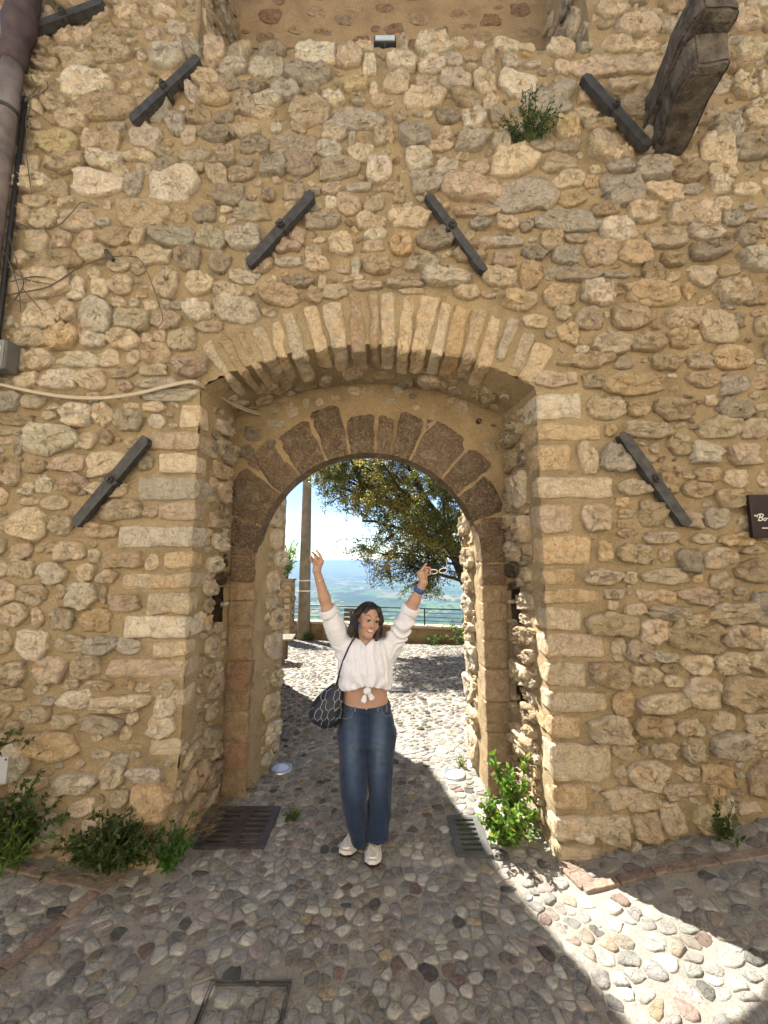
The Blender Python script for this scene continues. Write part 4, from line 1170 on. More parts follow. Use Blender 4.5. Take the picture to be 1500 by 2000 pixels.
# the plain
def mat_plain():
    m, nt, b = new_mat('hazy_farmland')
    p = pos(nt)
    mp = nt.nodes.new('ShaderNodeMapping'); mp.inputs['Scale'].default_value = (.0042, .0021, 0); mp.inputs['Rotation'].default_value = (0, 0, .35)
    nt.links.new(p, mp.inputs[0])
    v = N(nt, 'ShaderNodeTexVoronoi', Scale=1.0); v.distance = 'CHEBYCHEV'
    nt.links.new(mp.outputs[0], v.inputs['Vector'])
    sep = nt.nodes.new('ShaderNodeSeparateColor'); nt.links.new(v.outputs['Color'], sep.inputs[0])
    r = nt.nodes.new('ShaderNodeValToRGB'); r.color_ramp.interpolation = 'CONSTANT'
    st = [(0, (.06, .11, .03)), (.22, (.11, .16, .05)), (.4, (.04, .07, .025)), (.55, (.19, .18, .09)), (.68, (.08, .14, .04)), (.82, (.16, .14, .08)), (.92, (.03, .055, .02))]
    e = r.color_ramp.elements
    while len(e) < len(st): e.new(.5)
    for el, (q, c) in zip(e, st): el.position = q; el.color = c + (1,)
    nt.links.new(sep.outputs[0], r.inputs[0])
    w = ramp(nt, noise(nt, mp.outputs[0], 1.6, 6, .65), [(.50, 0), (.56, 1)])
    c = mixc(nt, 'MIX', w, r.outputs[0], (.025, .045, .02))
    nt.links.new(c, b.inputs['Base Color']); b.inputs['Roughness'].default_value = 1.0; b.inputs['Specular IOR Level'].default_value = 0
    return m
ZP = -262.0
px_ = np.linspace(-36000, 36000, 25)
PX, PY = np.meshgrid(px_, np.concatenate([np.linspace(380, 4000, 20), np.linspace(4600, 38000, 20)]), indexing='ij')
pl = make('plain', np.stack([PX, PY, np.full(PX.shape, ZP)], -1), grid_faces(25, 40), mat_plain())
tag(pl, 'wide green plain of fields fading into blue haze', 'plain', kind='structure')
# farm buildings and hedgerow woods on the plain
M['far_wall'] = simple('far_white_wall', (0.72, 0.68, 0.60), .9, bumps=())
M['far_wood'] = simple('far_woodland', (0.035, 0.065, 0.025), 1.0, var=.3, vscale=.02, bumps=())
for i, (x, y, w, tl) in enumerate(((622, 1161, 34, 'long white farm shed beyond the raised left forearm'), (640, 1160, 22, 'small white farmhouse right of the long shed'), (652, 1146, 26, 'pale farm building on the middle of the plain'), (690, 1157, 20, 'white farmhouse just left of the dark hair on the plain'),
                                   (668, 1178, 18, 'small pale barn near the bottom of the plain'), (765, 1150, 24, 'white farm shed seen under the oak branches'))):
    q = at_z(x, y, ZP)
    sc_ = np.linalg.norm(q) / FPX
    t = thing('farmhouse', tl, 'farmhouse', q, 'farm buildings on the plain', rz=RNG.uniform(-.6, .6))
    L, D, Hh = w * .38 * sc_, 10, 7
    MB().box((-L / 2, -D / 2, -1), (L / 2, D / 2, Hh)).build('wall', M['far_wall'], t)
    MB().add([(-L / 2 - 1, -D / 2 - 1, Hh), (L / 2 + 1, -D / 2 - 1, Hh), (L / 2 + 1, D / 2 + 1, Hh), (-L / 2 - 1, D / 2 + 1, Hh), (-L / 2, 0, Hh + 4), (L / 2, 0, Hh + 4)], [(0, 1, 5, 4), (2, 3, 4, 5), (3, 0, 4), (1, 2, 5)]).build('roof', M['tile'], t)
V, F, n0 = [], [], 0
ico = np.array([(0, 0, 1), (.9, 0, .35), (.28, .85, .35), (-.73, .53, .35), (-.73, -.53, .35), (.28, -.85, .35)], float)
icf = [(0, 1, 2), (0, 2, 3), (0, 3, 4), (0, 4, 5), (0, 5, 1)]
for row in range(150):
    yy = 1200 * (14 ** RNG.uniform(0, 1)); xx = RNG.uniform(-.35, .35) * yy
    ln, an, wd = RNG.uniform(60, 500) * yy / 3000, RNG.normal(.2, .5), RNG.uniform(5, 45)
    for k in range(int(RNG.uniform(8, 26))):
        s = RNG.uniform(-.5, .5) * ln; o = RNG.normal(0, wd)
        h = RNG.uniform(7, 16)
        V.append(ico * np.array([h * 1.1, h * 1.1, h * .62]) * RNG.uniform(.8, 1.3, (6, 1)) + np.array([xx + s * math.cos(an) - o * math.sin(an), yy + s * math.sin(an) + o * math.cos(an), ZP - 1]))
        F += [tuple(np.array(f) + n0) for f in icf]; n0 += 6
tag(make('hedgerow_woods', np.concatenate(V), F, M['far_wood']), 'dark hedgerows and woods scattered over the plain', 'woods', kind='stuff')
# the air between here and there
hz = MB(); hz.box((-45000, -300, -264.5), (45000, 44000, 15.0))
m = bpy.data.materials.new('pale_blue_air'); m.use_nodes = True
m.node_tree.nodes.clear()
o_ = m.node_tree.nodes.new('ShaderNodeOutputMaterial'); v_ = m.node_tree.nodes.new('ShaderNodeVolumePrincipled')
v_.inputs['Color'].default_value = (.34, .50, .74, 1); v_.inputs['Density'].default_value = 1.9e-4; v_.inputs['Anisotropy'].default_value = 0.0
m.node_tree.links.new(v_.outputs[0], o_.inputs['Volume'])
tag(hz.build('haze', m), 'pale blue haze over the plain', 'haze', kind='stuff')
# ================================================================== fittings on the wall and in the paving
def prism(outline, t0, t1):
    """outline (n,2) in local x,z; thickness along y from t0 to t1"""
    n = len(outline)
    V = [(a, t0, b) for a, b in outline] + [(a, t1, b) for a, b in outline]
    F = [tuple(range(n)), tuple(range(2 * n - 1, n - 1, -1))] + [(i, i + n, (i + 1) % n + n, (i + 1) % n) for i in range(n)]
    return np.array(V, float), F
M['iron'] = simple('wrought_iron', (0.060, 0.060, 0.058), 0.6, metal=0.3, var=0.55, vscale=18, bumps=((50, .004), (200, .001)), spec=.4)
def anchor(x0, y0, x1, y1, bx, by, label):
    A, B, C = at_y(x0, y0, YF - .06), at_y(x1, y1, YF - .06), at_y(bx, by, YF - .07)
    c = (A + B) / 2
    t = thing('wall_anchor', label, 'wall anchor', c, 'iron tie-rod anchor bars on the gate wall')
    L = np.linalg.norm(A - B); ang = math.atan2(A[2] - B[2], A[0] - B[0])
    w = .034 * RNG.uniform(.85, 1.12)
    out = [(-L / 2, -w * .9), (-L / 2 + .07, -w), (L / 2 - .03, -w), (L / 2, -w * .35), (L / 2, w * .9), (L / 2 - .07, w), (-L / 2 + .03, w), (-L / 2, w * .35)]
    V, F = prism(out, -.028, .028)
    Rm = rot('Y', -ang)
    V[:, 2] += .012 * RNG.normal() * np.cos(V[:, 0] / L * 3.0)
    V += 0.0025 * np.stack([fbm(V * 20, 2), fbm(V * 20 + 3, 2), fbm(V * 20 + 7, 2)], 1)
    make('bar', V @ Rm.T, F, M['iron'], t)
    k = float(np.dot(C - c, (A - B) / L))
    st = MB().box((k - .016, -.036, -w - .012), (k + .016, .06, w + .012), bev=.004)
    so = make('stirrup', np.concatenate(st.V) @ Rm.T, st.F, M['iron'], t)
    V, F = tube([(k, -.075, 0), (k, -.03, 0), (k, .09, 0)], .016, 10)
    bo = make('bolt', V @ Rm.T, F, M['iron'], t)
    V, F = tube([(k, -.058, 0), (k, -.034, 0)], .028, 6)
    make('nut', V @ Rm.T, F, M['iron'], bo)
for a in ((390, 118, 258, 240, 318, 172, 'black iron anchor bar at upper left, sloping up to the ledge end'),
          (612, 380, 485, 520, 545, 440, 'black iron anchor bar above the arch, left of centre'),
          (835, 385, 945, 533, 890, 440, 'black iron anchor bar above the arch, right of centre'),
          (1140, 152, 1265, 290, 1210, 205, 'black iron anchor bar touching the foot of the projecting timber beam'),
          (290, 857, 150, 1025, 215, 935, 'black iron anchor bar left of the arch, below the cables'),
          (1212, 848, 1340, 1027, 1280, 933, 'black iron anchor bar right of the arch, beside the brown sign'),
          (205, 8, 60, 62, 130, 40, 'black iron anchor bar in the top left corner behind the downpipe')):
    anchor(*a)
# projecting weathered beams
M['beam'] = simple('weathered_black_beam', (0.115, 0.098, 0.080), 0.9, var=0.7, vscale=11, bumps=((14, .04), (60, .015)))
bt = thing('timber_beam', 'thick weathered dark timber beam projecting from the wall at upper right', 'beam', (2.2, YF, 5.1))
def log(name, w, h, L, cx, cz, seed, skew):
    V, F = rounded_block((w / 2, L / 2, h / 2), .05, 8, seed, .028, 5)
    k = (V[:, 1] / L + .5)                                  # 1 at the wall
    V[:, 0] += cx + skew * (1 - k)
    V[:, 0] += .02 * np.sin(V[:, 1] * 9)
    V[:, 2] *= .9 + .1 * k
    V += np.array([0, -L / 2 + .12, cz])
    make(name, V, F, M['beam'], bt)
log('beam', .25, .26, .70, .01, .01, 501, -.10)
log('beam', .25, .26, .80, -.02, .235, 502, -.10)
# floodlight on the ledge
fl = thing('floodlight', 'small black floodlight with pale glass standing on the ledge', 'floodlight', at_y(752, 90, YF + .06))
q = rot('X', -.35)
h = MB().box((-.093, -.025, .012), (.093, .025, .135), bev=.008)
make('housing', np.concatenate(h.V) @ q.T, h.F, M['dark_metal'], fl)
g = MB().box((-.080, -.031, .026), (.080, -.024, .122))
make('glass', np.concatenate(g.V) @ q.T, g.F, simple('frosted_lamp_glass', (.62, .68, .64), .25, var=.1, bumps=(), spec=.5), fl)
MB().box((-.01, -.01, -.03), (.01, .03, .03)).build('bracket', M['dark_metal'], fl)
# downpipe, black conduit, junction box, cables
M['rust_pipe'] = simple('rusty_grey_pipe', (0.17, 0.145, 0.135), 0.7, metal=.2, var=.6, vscale=7, bumps=((40, .002),))
dp = thing('downpipe', 'rusty grey downpipe at the left edge with a dark collar', 'downpipe', (-2.85, 2.63, 0))
V, F = tube([(0, 0, z) for z in np.linspace(.1, 5.72, 12)], .068, 16); make('pipe', V, F, M['rust_pipe'], dp, smooth=True)
V, F = tube([(0, 0, 5.62), (.0, 0, 5.85), (.02, -.01, 5.95), (.05, -.02, 6.2), (.05, -.02, 7.2)], [.085, .088, .11, .095, .09], 16); make('collar', V, F, simple('dark_pipe_joint', (.075, .055, .06), .6, var=.4, bumps=((40, .003),)), dp, smooth=True)
for z in (1.5, 3.6, 5.2):
    V, F = tube([(0, 0, z), (0, 0, z + .03)], .074, 16); make('pipe_clip', V, F, M['iron'], dp)
cd = thing('black_conduit', 'thin black cable conduit running down beside the downpipe', 'conduit', (-2.775, 2.69, 0))
V, F = tube([(-.01, 0, 5.42), (0, 0, 4.6), (.005, 0, 3.7), (0, .01, 2.4)], .017, 8); make('conduit', V, F, M['rail'], cd, smooth=True)
eb = thing('junction_box', 'grey junction box with two stickers at the left edge above the cables', 'junction box', at_y(0, 698, 2.66))
MB().box((-.13, -.05, -.105), (.085, .06, .11), bev=.012).build('casing', simple('grey_plastic', (.13, .13, .125), .5, var=.1, bumps=()), eb)
MB().box((-.12, -.056, -.095), (.076, -.05, .10), bev=.002).build('lid', simple('grey_lid', (.17, .17, .16), .5, var=.1, bumps=()), eb)
def sticker(x0, z0, x1, z1, col): 
    return MB().box((x0, -.0585, z0), (x1, -.0562, z1)).build('sticker', simple('sticker_print', col, .5, var=.05, bumps=()), eb)
sticker(.012, .015, .052, .05, (.75, .72, .62)); sticker(.012, -.035, .052, 0, (.80, .42, .05))
MB().box((.020, -.0600, .021), (.030, -.0588, .044)).build('sticker_mark', M['rail'], eb); MB().box((.034, -.0600, .021), (.044, -.0588, .030)).build('sticker_mark', M['rail'], eb)
MB().add([(.020, -.060, -.030), (.044, -.060, -.030), (.032, -.060, -.006)], [(0, 1, 2)]).build('sticker_mark', M['rail'], eb)
M['cable'] = simple('beige_cable', (0.44, 0.38, 0.28), .5, var=.1, bumps=())
def smooth_path(p, n=60):
    p = np.asarray(p, float); t = np.linspace(0, len(p) - 1, n)
    out = []
    for k in t:
        i = min(int(k), len(p) - 2); f = k - i
        a, b, c, d_ = p[max(i - 1, 0)], p[i], p[i + 1], p[min(i + 2, len(p) - 1)]
        out.append(.5 * ((2 * b) + (-a + c) * f + (2 * a - 5 * b + 4 * c - d_) * f * f + (-a + 3 * b - 3 * c + d_) * f ** 3))
    return np.array(out)
cpts = [(-60, 738), (0, 750), (65, 764), (130, 774), (200, 776), (270, 767), (330, 752), (372, 744)]
cp = [at_y(x, y, YF - .055) for x, y in cpts] + [at_y(388, 748, YF - .05), at_y(420, 764, 2.93), at_y(468, 793, 3.2), at_y(512, 808, YI + .03)]
for dz, dy, lb in ((0, 0, 'upper beige cable sagging across the wall into the arch'), (-.022, -.012, 'lower beige cable sagging across the wall into the arch')):
    q = smooth_path(np.array(cp) + np.array([0, dy, dz]) * np.linspace(.3, 1, len(cp))[:, None] * (1 if dz else 0), 70)
    V, F = tube(q, .0085, 8)
    tag(make('cable', V, F, M['cable'], smooth=True), lb, 'cable', 'beige cables on the gate wall')
# dry creeper at the left edge
tw = thing('dry_creeper', 'bare dry creeper twigs clinging to the wall at left', 'creeper', at_y(40, 560, YF))
tw.location = (0, 0, 0)
paths = [[(20, 575), (60, 568), (100, 558), (150, 525), (190, 508), (215, 502), (250, 500), (275, 508), (295, 550), (312, 600), (318, 625), (306, 642)], [(10, 420), (40, 438), (80, 447), (115, 440), (140, 415), (160, 395), (182, 402)],
         [(35, 160), (58, 205), (50, 240), (62, 290)], [(48, 195), (70, 175), (64, 155)], [(48, 198), (90, 175), (92, 160)], [(40, 200), (75, 222), (102, 244)], [(60, 240), (50, 280), (55, 330), (62, 380)],
         [(14, 600), (45, 560), (35, 520), (20, 470), (12, 440)], [(45, 565), (75, 600), (80, 605)], [(15, 520), (50, 545), (100, 555)], [(5, 480), (35, 560), (40, 610)], [(60, 150), (80, 185), (88, 175)], [(20, 550), (70, 540), (110, 548)]]
for p in paths:
    q = smooth_path([at_y(x, y, YF - .05 - RNG.uniform(0, .03)) for x, y in p], 24)
    V, F = tube(q, np.linspace(.005, .0025, 24), 5)
    make('twig', V, F, M['timber'], tw)
V, F = tube([at_y(207, 490, YF - .03), at_y(212, 500, YF - .09), at_y(222, 508, YF - .08)], .016, 8); make('hook', V, F, M['iron'], tw)
# brown sign at the right edge
sg = thing('brown_sign', 'dark brown sign with white script lettering at the right edge', 'sign', at_y(1472, 1050, YF - .075))
SW, SH = .46, float(at_y(1472, 966, YF - .075)[2] - at_y(1472, 1050, YF - .075)[2])
MB().box((0, 0, 0), (SW, .03, SH), bev=.003).build('board', simple('dark_brown_enamel', (.016, .008, .008), .35, var=.1, bumps=(), spec=.4), sg)
sx_ = SW and float(at_y(1500, 1008, YF - .075)[0] - at_y(1472, 1008, YF - .075)[0]) / 28
def stroke(pp, w, name='lettering'):
    q = smooth_path(pp, 8 * len(pp)); T = np.gradient(q, axis=0); T /= np.linalg.norm(T, axis=1)[:, None] + 1e-9
    nn = np.stack([-T[:, 1], T[:, 0]], 1) * w / 2
    a, b = q + nn, q - nn
    V = np.concatenate([np.stack([a[:, 0], np.full(len(a), -.002), a[:, 1]], 1), np.stack([b[:, 0], np.full(len(a), -.002), b[:, 1]], 1)])
    n = len(q)
    make(name, V, [(i, i + 1, n + i + 1, n + i) for i in range(n - 1)], M['white_paint'], sg)
def sp(x, y): return np.array([(x - 1472) * sx_, (1050 - y) * sx_])
stroke([sp(1484, 1010), sp(1482, 1008), sp(1486, 1005), sp(1492, 1004), sp(1495.5, 1005.5), sp(1493, 1009), sp(1489, 1010.5), sp(1493, 1012), sp(1492, 1015.5), sp(1487, 1017), sp(1483.5, 1016)], .0055)
stroke([sp(1489.5, 1005), sp(1487.5, 1010), sp(1485, 1016.5)], .0055)
stroke([sp(1499, 1011.5), sp(1496, 1013), sp(1495, 1015.5), sp(1497, 1017), sp(1500, 1015), sp(1500.5, 1012.5), sp(1498.5, 1011.5), sp(1502, 1012.5), sp(1505, 1012)], .005)
stroke([sp(1478, 1006), sp(1480, 1006.5), sp(1479, 1008), sp(1477.6, 1007)], .0045)
stroke([sp(1490, 1031.5), sp(1502, 1031.5), sp(1520, 1031.5), sp(1545, 1031.5)], .006, 'underline')
# small grey plate low on the left
pp_ = thing('metal_plate', 'small grey metal plate low on the wall at the left edge', 'plate', at_y(0, 1532, YF - .18))
MB().box((-.09, 0, 0), (.032, .012, .155), bev=.004).build('plate', simple('galvanised_plate', (.42, .43, .44), .5, metal=.3, var=.1, bumps=()), pp_)
MB().tube([(.02, -.004, .14), (.02, .004, .14)], .006).build('screw', M['iron'], pp_)
# hinge pins, pipe stub
def pin(x, y, Y, lb):
    t = thing('hinge_pin', lb, 'hinge', at_y(x, y, Y), 'old iron door hinge pins beside the inner arch')
    MB().box((-.02, -.03, -.03), (.02, .05, .0), bev=.004).build('strap', M['iron'], t)
    MB().tube([(0, -.015, 0), (0, -.015, .05)], .012).build('pin', M['iron'], t)
pin(455, 962, YI - .02, 'rusty iron hinge pin in the left corner of the recess')
pin(990, 990, YI - .02, 'black iron hinge pin in the right corner of the recess')
ps = thing('pipe_stub', 'short black pipe end in the render above the inner arch', 'pipe', at_y(934, 824, YI - .01))
V, F = tube([(0, .03, 0), (0, -.03, 0)], .022, 14, cap=False); make('pipe', V, F, M['rail'], ps)
V, F = tube([(0, .0, 0), (0, -.004, 0)], .019, 14); make('bore', V, F, M['soot'], ps)
# drain grates
M['cast_iron'] = simple('rusty_cast_iron', (0.085, 0.072, 0.070), 0.5, metal=.5, var=.35, vscale=10, bumps=((60, .002),), spec=.5)
M['cast_grey'] = simple('grey_cast_iron', (0.10, 0.10, 0.095), 0.6, metal=.4, var=.3, vscale=10, bumps=((60, .002),), spec=.4)
def grate(r, cols, rows, mat, label, green):
    x0, y0, x1, y1 = r
    z = float(ground_z((x0 + x1) / 2, (y0 + y1) / 2)) + .012
    t = thing('drain_grate', label, 'drain grate', ((x0 + x1) / 2, (y0 + y1) / 2, z))
    W, D = (x1 - x0) / 2, (y1 - y0) / 2
    fr, th_ = .028, .012
    for a, b in (((-W, -D), (W, -D + fr)), ((-W, D - fr), (W, D)), ((-W, -D + fr), (-W + fr, D - fr)), ((W - fr, -D + fr), (W, D - fr))):
        MB().box((a[0], a[1], -.03), (b[0], b[1], th_ * .6)).build('rim', mat, t)
    MB().box((-W + fr, -D + fr, -.06), (W - fr, D - fr, -.05)).build('sump', M['soot'], t)
    iw = (2 * W - 2 * fr - .03 * (cols - 1)) / cols
    for c in range(cols - 1):
        x = -W + fr + (iw + .03) * (c + 1) - .03
        MB().box((x, -D + fr, -.025), (x + .03, D - fr, th_ * .6)).build('spine', mat, t)
    pitch = (2 * D - 2 * fr) / rows
    for c in range(cols):
        xa = -W + fr + (iw + .03) * c
        for k in range(rows + 1):
            yc = -D + fr + k * pitch
            lo, hi = max(-D + fr, yc - pitch * .24), min(D - fr, yc + pitch * .24)
            MB().box((xa, lo, -.022), (xa + iw, hi, th_ * .5), bev=.002).build('bar', mat, t)
        for e in (0, 1):
            MB().box((xa if not e else xa + iw - .022, -D + fr, -.022), (xa + .022 if not e else xa + iw, D - fr, th_ * .53)).build('bar_edge', mat, t)
    return t, z
gl, glz = grate(grate_l, 2, 7, M['cast_iron'], 'rusty cast iron drain grate with two rows of slots at left wall foot', False)
gr, grz = grate(grate_r, 1, 7, M['cast_grey'], 'narrow grey drain grate with weeds in its slots, by the green plant', True)
tg0 = gp(768, 1350); 
tgr = thing('drain_grate', 'small far drain grate on the sunny terrace right of the jeans', 'drain grate', (tg0[0] + .09, tg0[1], float(ground_z(tg0[0], tg0[1])) + .02))
for k in range(12):
    MB().box((-.13 + k * .0235, -.07, -.01), (-.13 + k * .0235 + .012, .07, .008)).build('bar', M['cast_grey'], tgr)
MB().box((-.15, -.075, -.014), (.15, -.068, .009)).build('rim', M['cast_grey'], tgr); MB().box((-.15, .068, -.014), (.15, .075, .009)).build('rim', M['cast_grey'], tgr)
# round ground lamps
M['steel'] = simple('brushed_steel_ring', (.45, .46, .47), .35, metal=.8, var=.1, bumps=())
for l, lb, gc in ((lamp_l, 'round ground lamp with blue-white glass at the left passage wall', (.50, .60, .72)), (lamp_r, 'round ground lamp with pale glass at the right passage wall', (.66, .62, .52))):
    t = thing('ground_lamp', lb, 'ground lamp', (l[0], l[1], float(ground_z(l[0], l[1])) + .008), 'round lamps let into the paving')
    k = 28; a = np.arange(k) * 2 * math.pi / k
    rr = [(.095, -.02), (.095, .006), (.088, .010), (.074, .010), (.072, .004)]
    V = np.array([[(r * math.cos(t_), r * math.sin(t_), z) for t_ in a] for r, z in rr]).reshape(-1, 3)
    F = [(i * k + j, i * k + (j + 1) % k, (i + 1) * k + (j + 1) % k, (i + 1) * k + j) for i in range(4) for j in range(k)]
    make('ring', V, F, M['steel'], t, smooth=True)
    V = np.array([(.073 * math.cos(t_), .073 * math.sin(t_), .006) for t_ in a])
    make('lens', V, [tuple(range(k))], simple('lamp_lens', gc, .12, var=.05, bumps=(), spec=.6), t)
# manhole cover set with cobbles: thin steel frame
x0, y0, x1, y1 = cover
mh = thing('manhole_cover', 'square cobble-filled manhole cover outlined by a thin metal frame', 'manhole cover', ((x0 + x1) / 2, (y0 + y1) / 2, float(ground_z((x0 + x1) / 2, (y0 + y1) / 2))))
W, D = (x1 - x0) / 2, (y1 - y0) / 2
for dd in (0, .013):
    W2, D2 = W - dd, D - dd
    for a, b in (((-W2, D2 - .0035), (W2, D2)), ((-W2, -D2), (W2, -D2 + .0035)), ((-W2, -D2 + .0035), (-W2 + .0035, D2 - .0035)), ((W2 - .0035, -D2 + .0035), (W2, D2 - .0035))):
        MB().box((a[0], a[1], -.02), (b[0], b[1], .013 - dd * .1)).build('frame', M['cast_grey'], mh)
# ================================================================== plants
def mat_leaf(name, trans=.35):
    m, nt, b = new_mat(name)
    c = mixc(nt, 'MULTIPLY', 1.0, attr_col(nt), ramp(nt, noise(nt, pos(nt), 35, 3), [(.3, .75), (.7, 1.25)]))
    nt.links.new(c, b.inputs['Base Color'])
    b.inputs['Roughness'].default_value = .45; b.inputs['Specular IOR Level'].default_value = .4
    tr = nt.nodes.new('ShaderNodeBsdfTranslucent'); nt.links.new(mixc(nt, 'MULTIPLY', 1.0, c, (1.5, 1.5, .7)), tr.inputs['Color'])
    mx = nt.nodes.new('ShaderNodeMixShader'); mx.inputs[0].default_value = trans
    nt.links.new(b.outputs[0], mx.inputs[1]); nt.links.new(tr.outputs[0], mx.inputs[2])
    nt.links.new(mx.outputs[0], nt.nodes['Material Output'].inputs['Surface'])
    return m
M['leaf'] = mat_leaf('leaf', .42)
M['bark'] = simple('dark_bark', (.050, .038, .028), .95, var=.5, vscale=14, bumps=((20, .02), (70, .006)))
M['stem'] = simple('green_stem', (.09, .12, .04), .8, var=.2, bumps=())
M['straw'] = simple('dry_straw', (.24, .185, .11), .9, var=.4, bumps=())
def unit(v): return v / (np.linalg.norm(v, axis=-1, keepdims=True) + 1e-9)
def leaves(pos_, dir_, size, aspect=.42, fold=.25):
    """folded lozenge leaves; pos (n,3), dir (n,3), size (n,)"""
    n = len(pos_)
    d_ = unit(dir_); r_ = unit(np.cross(d_, RNG.normal(size=(n, 3)))); u_ = np.cross(r_, d_)
    s = np.asarray(size)[:, None]
    a = pos_; c = pos_ + d_ * s
    m_ = pos_ + d_ * s * .48
    L = m_ + r_ * s * aspect * .5 + u_ * s * aspect * fold * .5; R_ = m_ - r_ * s * aspect * .5 + u_ * s * aspect * fold * .5
    V = np.stack([a, L, c, R_], 1).reshape(-1, 3)
    i = np.arange(n)[:, None] * 4
    F = np.concatenate([i + np.array([[0, 1, 2]]), i + np.array([[0, 2, 3]])])
    return V, F
def leaf_cols(n, base, var=.25, tint=(.12, .06, .10)):
    b = np.asarray(base, float)
    if b.ndim == 2: b = b[RNG.integers(len(b), size=n)]
    return np.repeat(np.clip(b * RNG.uniform(1 - var, 1 + var, (n, 1)) * (1 + RNG.normal(0, 1, (n, 3)) * np.array(tint)), .004, 1), 4, 0)
def multi_tube(paths, radii, k=5):
    Vs, Fs, n0 = [], [], 0
    for p, r in zip(paths, radii):
        V, F = tube(p, r, k, False)
        Vs.append(V); Fs.append(np.array(F) + n0); n0 += len(V)
    return np.concatenate(Vs), np.concatenate(Fs)
def bushy(name, label, cat, root, stems, length, spread, n_leaf, size, cols, aspect=.45, droop=.4, lean=(0, 0, 0), group=None, r0=.004, start=.15, flat=1.0):
    """stems from the root, leaves along them"""
    t = thing(name, label, cat, root, group)
    paths, rad, lp, ld = [], [], [], []
    lean = np.array(lean, float)
    for i in range(stems):
        a = RNG.uniform(0, 6.283); tilt = RNG.uniform(.1, 1.0) ** .7 * spread
        d_ = np.array([math.cos(a) * tilt, math.sin(a) * tilt * flat, 1.0]) + lean; d_ /= np.linalg.norm(d_)
        L = length * RNG.uniform(.55, 1.05)
        p = [np.array([math.cos(a), math.sin(a) * flat, 0]) * RNG.uniform(0, .25) * spread * length * .4]
        for s in range(7):
            d_ = d_ + np.array([0, 0, -droop * .12 * s / 6]) + RNG.normal(0, .10, 3); d_ /= np.linalg.norm(d_)
            p.append(p[-1] + d_ * L / 7)
        p = np.array(p); paths.append(p); rad.append(np.linspace(r0, r0 * .4, 8))
        m_ = max(3, int(n_leaf / stems * RNG.uniform(.7, 1.3)))
        tt = RNG.uniform(start, 1.0, m_) * 7
        ii = np.minimum(tt.astype(int), 6); ff = (tt - ii)[:, None]
        q = p[ii] * (1 - ff) + p[ii + 1] * ff
        T = unit(p[ii + 1] - p[ii])
        lp.append(q); ld.append(unit(T * .5 + RNG.normal(0, .75, (m_, 3)) + np.array([0, 0, .15])))
    V, F = multi_tube(paths, rad)
    make('stems', V, F, M['stem'], t)
    lp, ld = np.concatenate(lp), np.concatenate(ld)
    V, F = leaves(lp, ld, size * RNG.uniform(.35, 1.4, len(lp)), aspect)
    make('leaves', V, F, M['leaf'], t, leaf_cols(len(lp), cols))
    return t
G1 = [(.045, .085, .022), (.035, .065, .018), (.06, .10, .03), (.10, .10, .04)]
G2 = [(.09, .18, .03), (.07, .14, .025), (.13, .23, .045), (.16, .20, .06)]
def gz_(x, y): return float(ground_z(np.array(x), np.array(y)))
# left of the arch
bushy('wall_weed', 'dark green weeds spilling over the wall foot at the left edge', 'weed', (at_y(30, 1640, 2.60)[0], 2.60, .10), 60, .47, .75, 2400, .036, G1, droop=1.6, lean=(-.12, -.12, 0), flat=.30)
bushy('wall_weed', 'grassy green weed tuft in front of the left edge plants', 'weed', (at_y(20, 1650, 2.52)[0], 2.52, .10), 30, .34, .8, 700, .06, [(.09, .16, .03), (.13, .20, .05)], aspect=.16, droop=1.3, lean=(.1, -.3, 0), flat=.4)
bushy('wall_weed', 'large dark green leafy weed clump between wall and drain grate', 'weed', (at_y(220, 1660, 2.58)[0], 2.58, .04), 100, .34, 1.1, 4200, .034, G1, droop=1.7, lean=(-.03, -.12, 0), flat=.32)
bushy('wall_weed', 'small bright weed right beside the large dark clump', 'weed', (at_y(333, 1650, 2.62)[0], 2.62, .0), 16, .28, .5, 700, .034, [(.05, .13, .025), (.06, .15, .03)], droop=.5, lean=(.05, -.1, 0), flat=.5)
bushy('wall_weed', 'small trailing weed high at the left wall edge above the plate', 'weed', at_y(8, 1455, YF - .14), 8, .16, 1.0, 90, .034, G1, droop=2.2, lean=(.5, -.3, -.6))
# right of the arch
bushy('leafy_weed', 'bright green sunlit leafy plant at the foot of the right jamb', 'plant', (at_z(1000, 1655)[0] - .02, 2.86, .0), 40, .31, .9, 2300, .040, G2, aspect=.55, droop=.9, lean=(-.05, -.15, 0), flat=.6, r0=.004)
bushy('leafy_weed', 'tall bright green nettle shoot rising against the right jamb', 'plant', (at_z(1010, 1650)[0] + .02, 3.00, .0), 6, .50, .16, 420, .052, G2, aspect=.5, droop=.1, lean=(.02, -.02, 0), start=.25, r0=.005)
bushy('wall_weed', 'small dark plant at the wall foot far right', 'weed', (2.03, YF - .10, gz_(2.03, 2.66)), 9, .24, .7, 170, .04, G1, aspect=.6, droop=.5, lean=(0, -.2, 0))
bushy('wall_weed', 'tiny weed at the foot of the left passage wall', 'weed', (gp(524, 1495)[0], gp(524, 1497)[1], 0), 14, .14, .7, 200, .022, [(.05, .12, .03)], droop=.6)
bushy('wall_weed', 'tiny yellow-green weed at the foot of the right passage wall', 'weed', (gp(900, 1497)[0] - .01, gp(900, 1500)[1], 0), 12, .10, .8, 150, .020, [(.14, .20, .05)], droop=.6)
bushy('moss_patch', 'low moss and weeds beside the left drain grate', 'weed', (gp(572, 1597)[0], gp(572, 1600)[1], .005), 26, .07, 2.2, 260, .018, [(.05, .11, .03), (.08, .14, .04)], droop=1.0)
bushy('wall_weed', 'tiny weed at the foot of the left inner pier', 'weed', (gp(480, 1546)[0], gp(480, 1548)[1] - .02, 0), 10, .10, .9, 120, .022, G1, droop=.6)
